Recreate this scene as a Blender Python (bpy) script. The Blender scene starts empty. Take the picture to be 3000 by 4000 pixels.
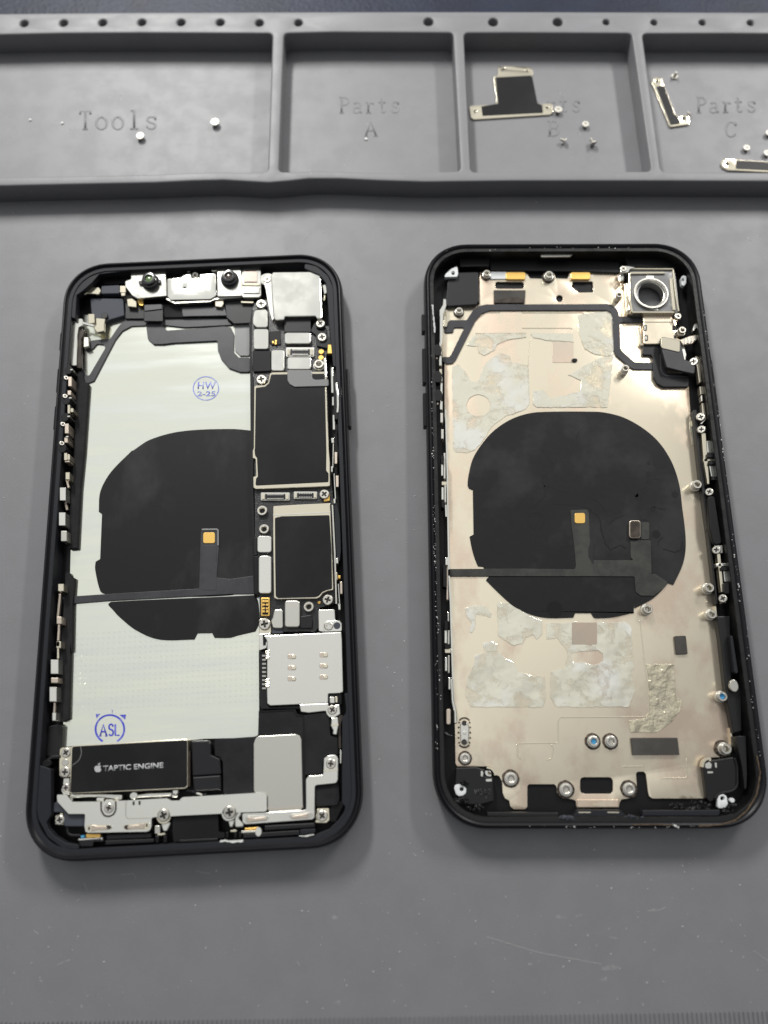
import bpy, bmesh, math, random
from mathutils import Vector, Matrix, noise
from mathutils.geometry import tessellate_polygon
random.seed(7)
C = bpy.context.scene
col = C.collection
S = 0.001                                  # everything is modelled in millimetres, real size

# ------------------------------------------------------------------ camera, world, lights, exposure
CH, TILT, ROLL, FPX = 193.25, 0.2914, -0.0121, 3093.2
_f = Vector((0, math.sin(TILT), -math.cos(TILT))); _r = Vector((1, 0, 0)); _u = _r.cross(_f)
_c, _s = math.cos(ROLL), math.sin(ROLL)
CR, CU = _c * _r + _s * _u, -_s * _r + _c * _u
CO = Vector((0, 0, CH))
cd = bpy.data.cameras.new('camera'); cam = bpy.data.objects.new('camera', cd); col.objects.link(cam)
cd.sensor_fit = 'VERTICAL'; cd.sensor_height = 36; cd.lens = FPX / 4000 * 36
cd.clip_start = 0.005; cd.clip_end = 30
M = Matrix((CR, CU, -_f)).transposed().to_4x4(); M.translation = CO * S
cam.matrix_world = M
cd.dof.use_dof = True; cd.dof.focus_distance = 0.198; cd.dof.aperture_fstop = 8.0
C.camera = cam

w = bpy.data.worlds.new('World'); C.world = w; w.use_nodes = True
nt = w.node_tree; bg = nt.nodes['Background']; bg.inputs[1].default_value = 1.0
# a lit room: pale ceiling, brighter ahead, dimmer behind the photographer
_tc = nt.nodes.new('ShaderNodeTexCoord'); _dp = nt.nodes.new('ShaderNodeVectorMath'); _dp.operation = 'DOT_PRODUCT'
_dp.inputs[1].default_value = (-.10, .42, .90); nt.links.new(_tc.outputs['Generated'], _dp.inputs[0])
_cr = nt.nodes.new('ShaderNodeValToRGB'); nt.links.new(_dp.outputs['Value'], _cr.inputs[0]); nt.links.new(_cr.outputs[0], bg.inputs[0])
_cr.color_ramp.elements[0].position = .05; _cr.color_ramp.elements[0].color = (.05, .052, .058, 1)
_cr.color_ramp.elements[1].position = .96; _cr.color_ramp.elements[1].color = (.88, .90, .90, 1)
_e = _cr.color_ramp.elements.new(.6); _e.color = (.19, .197, .21, 1)

def area(name, loc, target, sx, sy, watts, color):
    l = bpy.data.lights.new(name, 'AREA'); l.shape = 'RECTANGLE'; l.size = sx * S; l.size_y = sy * S
    l.energy = watts; l.color = color
    o = bpy.data.objects.new(name, l); col.objects.link(o); o.location = Vector(loc) * S
    d = (Vector(target) - Vector(loc)); o.rotation_euler = d.to_track_quat('-Z', 'Y').to_euler()
    return o
area('ceiling_lamp_west', (-200, 645, 500), (-200, 644.9, 0), 70, 290, 6.9, (1.0, .985, .95))
area('ceiling_lamp_east', (440, 620, 500), (440, 619.9, 0), 70, 290, 4.9, (1.0, .975, .94))

C.view_settings.view_transform = 'Standard'
try: C.view_settings.look = 'None'
except Exception: pass
C.view_settings.exposure = 0; C.view_settings.gamma = 1
C.cycles.max_bounces = 6

# ------------------------------------------------------------------ measuring helpers
V = {'A': (200, 960, 2.07375), 'B': (900, 960, 2.07375), 'C': (900, 1760, 2.07375), 'D': (100, 1760, 2.07375),
     'E': (100, 2500, 2.07375), 'F': (800, 2500, 2.07375), 'G': (1620, 920, 2.37), 'H': (2200, 920, 2.37),
     'I': (2300, 1600, 2.37), 'J': (1620, 1600, 2.37), 'K': (1620, 2350, 2.3286), 'L': (2300, 2350, 2.3286),
     'T': (0, 0, 1.659), 'U': (1000, 0, 1.659), 'W': (2000, 0, 1.659), 'M': (200, 2950, 3.318),
     'N': (700, 3000, 2.765), 'O': (1780, 3000, 8.295), 'Q': (2050, 2450, 3.6867), 'S': (0, 0, 1.0),
     'X': (200, 1400, 5.53), 'Y': (1700, 1100, 4.42), 'Z': (2680, 1200, 4.423), 'R': (1280, 1400, 2.0109)}
def at(v, x, y, z):
    """point of the place (mm) seen at a measured spot of the reference, at height z"""
    x0, y0, s = V[v]; px, py = x0 + x / s, y0 + y / s
    d = _f + CR * ((px - 1500) / FPX) + CU * ((2000 - py) / FPX)
    k = (z - CH) / d.z
    return CO + d * k
class Frame:
    def __init__(s, x, y, th): s.x, s.y, s.th = x, y, th; s.c, s.s = math.cos(th), math.sin(th)
    def loc(s, p): dx, dy = p.x - s.x, p.y - s.y; return (s.c * dx + s.s * dy, -s.s * dx + s.c * dy)
WORLD = Frame(0, 0, 0)
FR = WORLD
def pts_of(spec, z, fr=None):
    """spec: list of view letters and (x, y) tuples"""
    fr = fr or FR
    out, v = [], None
    for p in spec:
        if isinstance(p, str): v = p
        else: out.append(fr.loc(at(v, p[0], p[1], z)))
    return out
def RC(v, x0, y0, x1, y1): return [v, (x0, y0), (x1, y0), (x1, y1), (x0, y1)]
def fillet(pts, r, n=4):
    if r <= 0: return pts
    out = []; N = len(pts)
    for i in range(N):
        p0, p, p1 = Vector(pts[i - 1]), Vector(pts[i]), Vector(pts[(i + 1) % N])
        a, b = (p0 - p), (p1 - p); la, lb = a.length, b.length
        if la < 1e-4 or lb < 1e-4: continue
        a /= la; b /= lb
        cs = max(-1, min(1, a.dot(b))); ang = math.acos(cs)
        if ang > 2.85: out.append((p.x, p.y)); continue
        t = min(r / math.tan(ang / 2), .45 * la, .45 * lb)
        A, B = p + a * t, p + b * t
        for k in range(n + 1):
            u = k / n; q = A * (1 - u) ** 2 + p * 2 * u * (1 - u) + B * u * u
            out.append((q.x, q.y))
    return out
def spline(pts, lim=2.3, step=.6):
    """round off gentle corners with a Catmull-Rom curve; sharper corners stay corners"""
    N = len(pts); P = [Vector(p) for p in pts]; soft = []
    for i in range(N):
        a, b = P[i - 1] - P[i], P[(i + 1) % N] - P[i]
        soft.append(a.length > 1e-4 and b.length > 1e-4 and a.angle(b) > lim)
    out = []
    for i in range(N):
        p1, p2 = P[i], P[(i + 1) % N]; L = (p2 - p1).length; n = max(1, int(L / step))
        p0 = P[i - 1] if soft[i] else p1; p3 = P[(i + 2) % N] if soft[(i + 1) % N] else p2
        m1 = (p2 - p0); m2 = (p3 - p1)
        m1 = m1.normalized() * L if m1.length > 1e-6 else m1; m2 = m2.normalized() * L if m2.length > 1e-6 else m2
        for k in range(n):
            t = k / n; q = p1 * (2 * t**3 - 3 * t**2 + 1) + m1 * (t**3 - 2 * t**2 + t) + p2 * (-2 * t**3 + 3 * t**2) + m2 * (t**3 - t**2); out.append((q.x, q.y))
    return out
def area2(p): return sum(p[i - 1][0] * p[i][1] - p[i][0] * p[i - 1][1] for i in range(len(p)))
def clean(p):
    o = []
    for q in p:
        if not o or (abs(q[0] - o[-1][0]) + abs(q[1] - o[-1][1])) > 1e-3: o.append(q)
    if len(o) > 1 and abs(o[0][0] - o[-1][0]) + abs(o[0][1] - o[-1][1]) < 1e-3: o.pop()
    return o
def ring_pts(cx, cy, r, n=32, ry=None, a0=0):
    ry = ry or r
    return [(cx + r * math.cos(a0 + 2 * math.pi * k / n), cy + ry * math.sin(a0 + 2 * math.pi * k / n)) for k in range(n)]
def add_prism(bm, pts, z0, z1, holes=(), top=None):
    """closed prism in mm; top(x, y) may give a height instead of z1"""
    loops = [clean(pts)] + [clean(h) for h in holes]
    if area2(loops[0]) < 0: loops[0].reverse()
    for h in loops[1:]:
        if area2(h) > 0: h.reverse()
    f = top or (lambda x, y: z1)
    bot = [[bm.verts.new((x * S, y * S, z0 * S)) for x, y in L] for L in loops]
    tp = [[bm.verts.new((x * S, y * S, f(x, y) * S)) for x, y in L] for L in loops]
    if len(loops) == 1:
        try: bm.faces.new(tp[0]); bm.faces.new(bot[0][::-1])
        except ValueError: pass
    else:
        for group in (tp, bot):
            es = [bm.edges.new((L[i], L[(i + 1) % len(L)])) for L in group for i in range(len(L))]
            bmesh.ops.triangle_fill(bm, use_beauty=True, use_dissolve=False, edges=es, normal=(0, 0, 1))
    for b, t in zip(bot, tp):
        n = len(b)
        for i in range(n):
            j = (i + 1) % n
            try: bm.faces.new((b[i], b[j], t[j], t[i]))
            except ValueError: pass
def offset_loop(P, d):
    n = len(P); out = []
    for i in range(n):
        a, p, b = Vector(P[i - 1]), Vector(P[i]), Vector(P[(i + 1) % n])
        u, v = (p - a).normalized(), (b - p).normalized()
        n1, n2 = Vector((-u.y, u.x)), Vector((-v.y, v.x)); m = n1 + n2
        if m.length < .3: m = n1
        m.normalize(); k = d / max(.5, m.dot(n1)); out.append((p.x + m.x * k, p.y + m.y * k))
    return out
def add_rounded_prism(bm, pts, z0, z1, holes, b):
    """prism with holes whose top edges are rounded by b"""
    loops = [clean(pts)] + [clean(h) for h in holes]
    if area2(loops[0]) < 0: loops[0].reverse()
    for h in loops[1:]:
        if area2(h) > 0: h.reverse()
    tops, bots = [], []
    for L in loops:
        rings = [[bm.verts.new((x * S, y * S, z * S)) for x, y in (offset_loop(L, o) if o else L)] for o, z in ((0, z0), (0, z1 - b), (.13 * b, z1 - .5 * b), (.5 * b, z1 - .13 * b), (b, z1))]
        n = len(L)
        for a, c in zip(rings, rings[1:]):
            for i in range(n): j = (i + 1) % n; bm.faces.new((a[i], a[j], c[j], c[i]))
        bots.append(rings[0]); tops.append(rings[-1])
    for group in (tops, bots):
        es = [bm.edges.get((L[i], L[(i + 1) % len(L)])) for L in group for i in range(len(L))]
        bmesh.ops.triangle_fill(bm, use_beauty=True, use_dissolve=False, edges=es, normal=(0, 0, 1))
def obj(name, bm, mt, parent=None, bev=0, smooth=False, recalc=True):
    if recalc: bmesh.ops.recalc_face_normals(bm, faces=bm.faces)
    me = bpy.data.meshes.new(name); bm.to_mesh(me); bm.free()
    if mt: me.materials.append(mt)
    if smooth:
        for p in me.polygons: p.use_smooth = True
    o = bpy.data.objects.new(name, me); col.objects.link(o)
    if parent: o.parent = parent
    if bev:
        b = o.modifiers.new('bevel', 'BEVEL'); b.width = bev * S; b.segments = 2; b.limit_method = 'ANGLE'; b.angle_limit = math.radians(50)
    return o
def tag(o, label=None, cat=None, group=None, kind=None):
    if label: o['label'] = label
    if cat: o['category'] = cat
    if group: o['group'] = group
    if kind: o['kind'] = kind
    return o
ROOT = None
def poly(name, spec, z0, z1, mt, r=0, bev=0.0, holes=(), parent=None, spl=False):
    bm = bmesh.new()
    hs = [fillet(pts_of(h, z1), hr) for h, hr in holes]
    P = spline(pts_of(spec, z1)) if spl else fillet(pts_of(spec, z1), r)
    if hs and bev:
        add_rounded_prism(bm, P, z0, z1, hs, bev * .8); return autosmooth(obj(name, bm, mt, parent or ROOT), 50)
    add_prism(bm, P, z0, z1, hs)
    return obj(name, bm, mt, parent or ROOT, bev)
def stroke_outline(P, wd, r=0, n=4):
    """thick outline round a polyline of mm points"""
    if r:
        Q = [P[0]]
        for i in range(1, len(P) - 1):
            p0, p, p1 = Vector(P[i - 1]), Vector(P[i]), Vector(P[i + 1])
            a, b = (p0 - p), (p1 - p); t = min(r, a.length * .45, b.length * .45)
            A, B = p + a.normalized() * t, p + b.normalized() * t
            for k in range(n + 1):
                u = k / n; q = A * (1 - u) ** 2 + p * 2 * u * (1 - u) + B * u * u; Q.append((q.x, q.y))
        Q.append(P[-1]); P = Q
    L, Rr = [], []
    for i, p in enumerate(P):
        a = Vector(P[max(i - 1, 0)]); b = Vector(P[min(i + 1, len(P) - 1)])
        d = (b - a).normalized(); nn = Vector((-d.y, d.x)) * wd / 2
        k = 1
        if 0 < i < len(P) - 1:
            d1 = (Vector(p) - a).normalized(); k = 1 / max(.5, d.dot(d1))
        L.append((p[0] + nn.x * k, p[1] + nn.y * k)); Rr.append((p[0] - nn.x * k, p[1] - nn.y * k))
    return L + Rr[::-1]
def strip(name, spec, wd, z0, z1, mt, r=0, bev=0, parent=None):
    bm = bmesh.new(); add_prism(bm, stroke_outline(pts_of(spec, z1), wd, r), z0, z1)
    return obj(name, bm, mt, parent or ROOT, bev)
def add_lathe(bm, prof, cx=0, cy=0, n=28):
    rings = []
    for r, z in prof:
        if r < 1e-6: rings.append([bm.verts.new((cx * S, cy * S, z * S))])
        else: rings.append([bm.verts.new(((cx + r * math.cos(2 * math.pi * k / n)) * S, (cy + r * math.sin(2 * math.pi * k / n)) * S, z * S)) for k in range(n)])
    for a, b in zip(rings, rings[1:]):
        for k in range(n):
            j = (k + 1) % n
            if len(a) == 1 and len(b) == 1: continue
            if len(a) == 1: bm.faces.new((a[0], b[k], b[j]))
            elif len(b) == 1: bm.faces.new((a[k], a[j], b[0]))
            else: bm.faces.new((a[k], a[j], b[j], b[k]))
def autosmooth(o, deg=35):
    for p in o.data.polygons: p.use_smooth = True
    o.data.set_sharp_from_angle(angle=math.radians(deg))
    return o
def add_tube(bm, P, r, n=6, flat=1.0):
    """P: 3-D mm points"""
    rings = []
    for i, p in enumerate(P):
        a, b = Vector(P[max(i - 1, 0)]), Vector(P[min(i + 1, len(P) - 1)])
        d = (b - a); d = d.normalized() if d.length > 1e-6 else Vector((1, 0, 0))
        up = Vector((0, 0, 1)) if abs(d.z) < .9 else Vector((0, 1, 0))
        s = d.cross(up).normalized(); t = s.cross(d)
        rings.append([bm.verts.new((Vector(p) + s * r * math.cos(2 * math.pi * k / n) + t * r * flat * math.sin(2 * math.pi * k / n)) * S) for k in range(n)])
    for a, b in zip(rings, rings[1:]):
        for k in range(n): j = (k + 1) % n; bm.faces.new((a[k], a[j], b[j], b[k]))
    bm.faces.new(rings[0][::-1]); bm.faces.new(rings[-1])

# ------------------------------------------------------------------ materials
def mat(name, c, metal=0, rough=.5, spec=.5, c2=None, cs=200, cth=(.4, .6), bump=0, bs=1000, bdist=.0001, rough2=None,
        stretch=(1, 1, 1), coat=0, detail=4, bstretch=None, alpha=1, coat_rough=.05, extra=None):
    if metal > .5: c = tuple(q * .88 for q in c); c2 = c2 and tuple(q * .88 for q in c2); metal *= .9; rough += .03; rough2 = rough2 and rough2 + .03
    m = bpy.data.materials.new(name); m.use_nodes = True; nt = m.node_tree; N = nt.nodes; Lk = nt.links
    b = N['Principled BSDF']
    b.inputs['Base Color'].default_value = (*c, 1); b.inputs['Metallic'].default_value = metal
    b.inputs['Roughness'].default_value = rough; b.inputs['Specular IOR Level'].default_value = spec
    b.inputs['Coat Weight'].default_value = coat; b.inputs['Coat Roughness'].default_value = coat_rough
    b.inputs['Alpha'].default_value = alpha
    tc = N.new('ShaderNodeTexCoord')
    def coords(st):
        mp = N.new('ShaderNodeMapping'); mp.inputs['Scale'].default_value = st; Lk.new(tc.outputs['Object'], mp.inputs['Vector']); return mp.outputs[0]
    if c2 or rough2 is not None:
        nz = N.new('ShaderNodeTexNoise'); nz.inputs['Scale'].default_value = cs; nz.inputs['Detail'].default_value = detail; nz.inputs['Roughness'].default_value = .6
        Lk.new(coords(stretch), nz.inputs['Vector'])
        mr = N.new('ShaderNodeMapRange'); mr.inputs[1].default_value = cth[0]; mr.inputs[2].default_value = cth[1]; Lk.new(nz.outputs[0], mr.inputs[0])
        if c2:
            mx = N.new('ShaderNodeMix'); mx.data_type = 'RGBA'; mx.inputs[6].default_value = (*c, 1); mx.inputs[7].default_value = (*c2, 1)
            Lk.new(mr.outputs[0], mx.inputs[0]); Lk.new(mx.outputs[2], b.inputs['Base Color']); m['mix'] = mx.name
        if rough2 is not None:
            r2 = N.new('ShaderNodeMapRange'); r2.inputs[3].default_value = rough; r2.inputs[4].default_value = rough2; Lk.new(mr.outputs[0], r2.inputs[0]); Lk.new(r2.outputs[0], b.inputs['Roughness'])
    if bump:
        nb = N.new('ShaderNodeTexNoise'); nb.inputs['Scale'].default_value = bs; nb.inputs['Detail'].default_value = 3
        Lk.new(coords(bstretch or stretch), nb.inputs['Vector'])
        bp = N.new('ShaderNodeBump'); bp.inputs['Strength'].default_value = bump; bp.inputs['Distance'].default_value = bdist
        Lk.new(nb.outputs[0], bp.inputs['Height']); Lk.new(bp.outputs[0], b.inputs['Normal'])
    if extra: extra(m, nt, b, tc)
    return m
def specks(scale, thr, colr, amount=1.0):
    """sparse pale flecks of dust worked into the base colour"""
    def f(m, nt, b, tc):
        N, Lk = nt.nodes, nt.links
        vo = N.new('ShaderNodeTexVoronoi'); vo.inputs['Scale'].default_value = scale; vo.inputs['Randomness'].default_value = 1; Lk.new(tc.outputs['Object'], vo.inputs['Vector'])
        lt = N.new('ShaderNodeMath'); lt.operation = 'LESS_THAN'; lt.inputs[1].default_value = thr; Lk.new(vo.outputs['Distance'], lt.inputs[0])
        nz = N.new('ShaderNodeTexNoise'); nz.inputs['Scale'].default_value = scale * .13; Lk.new(tc.outputs['Object'], nz.inputs['Vector'])
        gt = N.new('ShaderNodeMath'); gt.operation = 'GREATER_THAN'; gt.inputs[1].default_value = .55; Lk.new(nz.outputs[0], gt.inputs[0])
        mu = N.new('ShaderNodeMath'); mu.operation = 'MULTIPLY'; Lk.new(lt.outputs[0], mu.inputs[0]); Lk.new(gt.outputs[0], mu.inputs[1])
        ma = N.new('ShaderNodeMath'); ma.operation = 'MULTIPLY'; ma.inputs[1].default_value = amount; Lk.new(mu.outputs[0], ma.inputs[0])
        mx = N.new('ShaderNodeMix'); mx.data_type = 'RGBA'; mx.inputs[7].default_value = (*colr, 1); Lk.new(ma.outputs[0], mx.inputs[0])
        bc = b.inputs['Base Color']
        if bc.is_linked: Lk.new(bc.links[0].from_socket, mx.inputs[6])
        else: mx.inputs[6].default_value = bc.default_value
        Lk.new(mx.outputs[2], bc)
    return f
def dimples(m, nt, b, tc):
    """rows of fine dots pressed into the lower half of the shell's metal"""
    N, Lk = nt.nodes, nt.links
    mp = N.new('ShaderNodeMapping'); mp.inputs['Scale'].default_value = (780, 780, 780); Lk.new(tc.outputs['Object'], mp.inputs[0])
    sp = N.new('ShaderNodeSeparateXYZ'); Lk.new(mp.outputs[0], sp.inputs[0])
    def fr(s):
        a = N.new('ShaderNodeMath'); a.operation = 'FRACT'; Lk.new(s, a.inputs[0])
        c = N.new('ShaderNodeMath'); c.operation = 'SUBTRACT'; Lk.new(a.outputs[0], c.inputs[0]); c.inputs[1].default_value = .5
        d = N.new('ShaderNodeMath'); d.operation = 'POWER'; Lk.new(c.outputs[0], d.inputs[0]); d.inputs[1].default_value = 2; return d
    a, c = fr(sp.outputs[0]), fr(sp.outputs[1])
    ad = N.new('ShaderNodeMath'); ad.operation = 'ADD'; Lk.new(a.outputs[0], ad.inputs[0]); Lk.new(c.outputs[0], ad.inputs[1])
    lt = N.new('ShaderNodeMath'); lt.operation = 'LESS_THAN'; lt.inputs[1].default_value = .03; Lk.new(ad.outputs[0], lt.inputs[0])
    # only between local y -58 and -20 mm
    s2 = N.new('ShaderNodeSeparateXYZ'); Lk.new(tc.outputs['Object'], s2.inputs[0])
    g = N.new('ShaderNodeMath'); g.operation = 'LESS_THAN'; g.inputs[1].default_value = -.024; Lk.new(s2.outputs[1], g.inputs[0])
    g2 = N.new('ShaderNodeMath'); g2.operation = 'GREATER_THAN'; g2.inputs[1].default_value = -.043; Lk.new(s2.outputs[1], g2.inputs[0])
    mu = N.new('ShaderNodeMath'); mu.operation = 'MULTIPLY'; Lk.new(lt.outputs[0], mu.inputs[0]); Lk.new(g.outputs[0], mu.inputs[1])
    mu2 = N.new('ShaderNodeMath'); mu2.operation = 'MULTIPLY'; Lk.new(mu.outputs[0], mu2.inputs[0]); Lk.new(g2.outputs[0], mu2.inputs[1])
    bp = N.new('ShaderNodeBump'); bp.invert = True; bp.inputs['Strength'].default_value = .28; bp.inputs['Distance'].default_value = .00008; Lk.new(mu2.outputs[0], bp.inputs['Height'])
    if b.inputs['Normal'].is_linked: Lk.new(b.inputs['Normal'].links[0].from_socket, bp.inputs['Normal'])
    Lk.new(bp.outputs[0], b.inputs['Normal'])
def weave(m, nt, b, tc):
    N, Lk = nt.nodes, nt.links
    wv = N.new('ShaderNodeTexWave'); wv.inputs['Scale'].default_value = 1500; Lk.new(tc.outputs['Object'], wv.inputs[0])
    w2 = N.new('ShaderNodeTexWave'); w2.bands_direction = 'Y'; w2.inputs['Scale'].default_value = 1500; Lk.new(tc.outputs['Object'], w2.inputs[0])
    mu = N.new('ShaderNodeMath'); mu.operation = 'ADD'; Lk.new(wv.outputs['Fac'], mu.inputs[0]); Lk.new(w2.outputs['Fac'], mu.inputs[1])
    bp = N.new('ShaderNodeBump'); bp.inputs['Strength'].default_value = .6; bp.inputs['Distance'].default_value = .0001; Lk.new(mu.outputs[0], bp.inputs['Height']); Lk.new(bp.outputs[0], b.inputs['Normal'])

m_mat = mat('grey_silicone', (.197, .196, .207), rough=.48, rough2=.52, spec=.5, c2=(.187, .187, .196), cs=120, cth=(.42, .60), detail=12, bump=.35, bs=2200, bdist=.00008, extra=specks(330, .05, (.42, .42, .42), .7))
m_table = mat('dark_blue_leatherette', (.004, .008, .024), rough=.5, spec=.25, bump=.6, bs=900, bdist=.0003, c2=(.008, .014, .036), cs=60)
m_blackal = mat('black_anodised_metal', (.006, .006, .008), rough=.36, bump=.05, bs=3000, spec=.25)
m_ledge = mat('matt_black_ledge', (.018, .019, .023), rough=.5, spec=.2, bump=.15, bs=2500, extra=specks(1500, .05, (.2, .2, .2), .5))
m_gloss = mat('glossy_black_adhesive', (.008, .008, .008), rough=.28, spec=.35, bump=.35, bs=700, bdist=.00012, rough2=.5, cs=400)
m_inner = mat('black_plastic', (.008, .008, .009), rough=.42, spec=.35, bump=.2, bs=1400, bdist=.00006)
m_void = mat('deep_black_plastic', (.004, .004, .005), rough=.5, spec=.25)
m_foam = mat('charcoal_foam', (.018, .018, .0195), rough=.75, spec=.12, bump=.35, bs=2500, c2=(.023, .023, .025), cs=300)
m_soft = mat('slate_rubber', (.055, .060, .075), rough=.6, spec=.3, bump=.2, bs=2000)
m_film = mat('black_film', (.011, .011, .012), rough=.42, spec=.14, bump=.1, bs=160, bdist=.0002, c2=(.019, .019, .021), cs=70, cth=(.45, .75), detail=8, extra=specks(700, .022, (.25, .25, .25), .6))
m_coil = mat('charcoal_graphite_sheet', (.0125, .0125, .013), rough=.44, spec=.18, bump=.2, bs=130, bdist=.0003, c2=(.036, .036, .037), cs=55, cth=(.52, .72), detail=10, stretch=(1, .6, 1), extra=specks(600, .018, (.25, .25, .25), .6))  # paler zones are smears plus soft sheen put into the colour
m_flex = mat('grey_flex_cable', (.034, .034, .038), rough=.36, spec=.35, bump=.06, bs=400, c2=(.045, .045, .05), cs=200)
m_flex2 = mat('olive_grey_flex_cable', (.030, .031, .028), rough=.45, spec=.3, bump=.2, bs=300, c2=(.048, .049, .043), cs=240)
m_flexdk = mat('black_flex_cable', (.011, .011, .013), rough=.4, spec=.3, bump=.1, bs=500)
m_trans = mat('translucent_film', (.20, .20, .20), rough=.25, spec=.6, bump=.1, bs=300)
m_silver = mat('brushed_silver_sheet', (.93, .94, .80), metal=1, rough=.06, rough2=.15, cs=50, c2=(.84, .86, .80), cth=(.3, .7), stretch=(.5, 4, 1), bump=.2, bs=420, bdist=.00003, bstretch=(.25, 3, 1), extra=dimples)
m_beige = mat('tarnished_nickel_sheet', (.95, .85, .665), metal=.8, rough=.15, rough2=.28, c2=(.80, .65, .51), cs=70, cth=(.47, .60), bump=.10, bs=500, bdist=.00004, detail=10, stretch=(1, .7, 1))
def torn(m, nt, b, tc):
    N, Lk = nt.nodes, nt.links
    nz = N.new('ShaderNodeTexNoise'); nz.inputs['Scale'].default_value = 210; nz.inputs['Detail'].default_value = 8; nz.inputs['Roughness'].default_value = .65; nz.inputs['Distortion'].default_value = .35; Lk.new(tc.outputs['Object'], nz.inputs['Vector'])
    mr = N.new('ShaderNodeMapRange'); mr.inputs[1].default_value = .36; mr.inputs[2].default_value = .50; mr.inputs[3].default_value = .25; mr.inputs[4].default_value = .92; Lk.new(nz.outputs[0], mr.inputs[0]); Lk.new(mr.outputs[0], b.inputs['Alpha'])
m_glue = mat('peeled_adhesive_film', (.93, .89, .74), metal=.75, rough=.13, spec=.5, c2=(1.0, .98, .90), cs=90, cth=(.52, .64), detail=9, bump=1, bs=85, bdist=.0009, coat=.4, coat_rough=.1, extra=torn)
m_glue2 = mat('crinkled_yellow_adhesive', (.68, .62, .45), metal=.6, rough=.22, spec=.5, c2=(.54, .49, .37), cs=300, bump=1, bs=420, bdist=.0007, coat=.4, coat_rough=.1)
m_patch = mat('mottled_nickel_patch', (.50, .44, .36), metal=.8, rough=.40, c2=(.56, .46, .37), cs=120, bump=.15, bs=600)
m_steel = mat('stamped_steel', (.82, .80, .74), metal=1, rough=.15, rough2=.22, cs=90, bump=.07, bs=2000, bdist=.00003)
m_steelw = mat('pale_steel_shield', (.84, .825, .76), metal=1, rough=.07, rough2=.12, cs=160, bump=.03, bs=1600, bdist=.00003)
m_steelt = mat('matt_nickel_cover', (.66, .64, .58), metal=1, rough=.28, bump=.2, bs=1800, bdist=.00003)
m_steelc = mat('creamy_nickel', (.84, .77, .61), metal=1, rough=.10, bump=.03, bs=1500, bdist=.00003)
m_screw = mat('screw_steel', (.70, .67, .60), metal=1, rough=.28, bump=.15, bs=2500)
m_weld = mat('scorched_weld', (.13, .095, .07), metal=.4, rough=.5, c2=(.035, .028, .022), cs=1400, cth=(.45, .55), bump=1, bs=1500, bdist=.0002)
m_dull = mat('dull_zinc', (.60, .58, .52), metal=.8, rough=.5, bump=.2, bs=2500)
m_dkhole = mat('dark_recess', (.05, .045, .04), metal=.5, rough=.5)
m_gold = mat('gold_pad', (.92, .58, .16), metal=.8, rough=.32)
m_copper = mat('copper_contact', (.70, .60, .50), metal=.9, rough=.3)
m_coil2 = mat('wrinkled_graphite_sheet', (.0115, .0115, .012), rough=.40, rough2=.55, spec=.20, bump=.6, bs=75, bdist=.0005, c2=(.024, .024, .025), cs=60, cth=(.50, .66), detail=10, extra=specks(600, .018, (.25, .25, .25), .6))  # lighter zones again hold smears and some sheen as colour
m_brown = mat('brown_flex', (.038, .030, .025), rough=.4, spec=.2, c2=(.07, .055, .045), cs=400)
m_pcb = mat('black_circuit_board', (.010, .010, .011), rough=.3, spec=.5, bump=.8, bs=3300, bdist=.00012)
m_comp = mat('pale_contacts', (.55, .54, .5), metal=.6, rough=.35)
m_white = mat('white_washer', (.72, .74, .74), rough=.4, bump=.1)
m_glassb = mat('black_lens_plastic', (.012, .012, .014), rough=.16, spec=.6)
m_lens = mat('green_lens_glass', (.10, .16, .06), rough=.05, spec=.9, c2=(.35, .5, .2), cs=300)
m_lens2 = mat('amber_lens_glass', (.05, .03, .02), rough=.05, spec=.9)
m_pink = mat('rosy_window', (.52, .42, .36), metal=.3, rough=.18, coat=.5)
m_ink = mat('blue_ink', (.045, .06, .50), rough=.5, c2=(.16, .17, .55), cs=900, cth=(.5, .62))
m_inkp = mat('pale_blue_ink', (.17, .21, .62), rough=.5, c2=(.40, .43, .66), cs=900, cth=(.5, .6))
m_print = mat('grey_print', (.46, .46, .47), rough=.5)
m_emb = mat('embossed_black', (.035, .035, .036), rough=.35)
m_weave = mat('grey_woven_pad', (.075, .070, .064), rough=.75, spec=.2, extra=weave, c2=(.10, .094, .086), cs=130)
m_bit = mat('white_debris', (.72, .72, .70), rough=.5)
m_gunk = mat('rusty_gunk', (.10, .065, .035), rough=.5, bump=.6, bs=1500)
m_hair = mat('grey_scuff', (.48, .48, .48), rough=.6)
m_blue = mat('blue_thread_lock', (.05, .30, .55), rough=.4)

# ------------------------------------------------------------------ the setting
def rect_obj(name, x0, y0, x1, y1, z0, z1, mt, parent=None, bev=0):
    bm = bmesh.new(); add_prism(bm, [(x0, y0), (x1, y0), (x1, y1), (x0, y1)], z0, z1); return obj(name, bm, mt, parent, bev)
t = rect_obj('table', -900, -700, 900, 900, -30, -2.6, m_table); tag(t, kind='structure')

def empty(name, x, y, z=0, th=0):
    o = bpy.data.objects.new(name, None); col.objects.link(o); o.location = (x * S, y * S, z * S); o.rotation_euler = (0, 0, th); o.empty_display_size = .01
    return o

# ------------------------------------------------------------------ the silicone mat with its tray
ROOT = empty('repair_mat', 0, 0); tag(ROOT, 'large grey silicone repair mat with embossed parts tray, lying under both phone shells', 'repair mat')
MAT = ROOT
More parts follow.
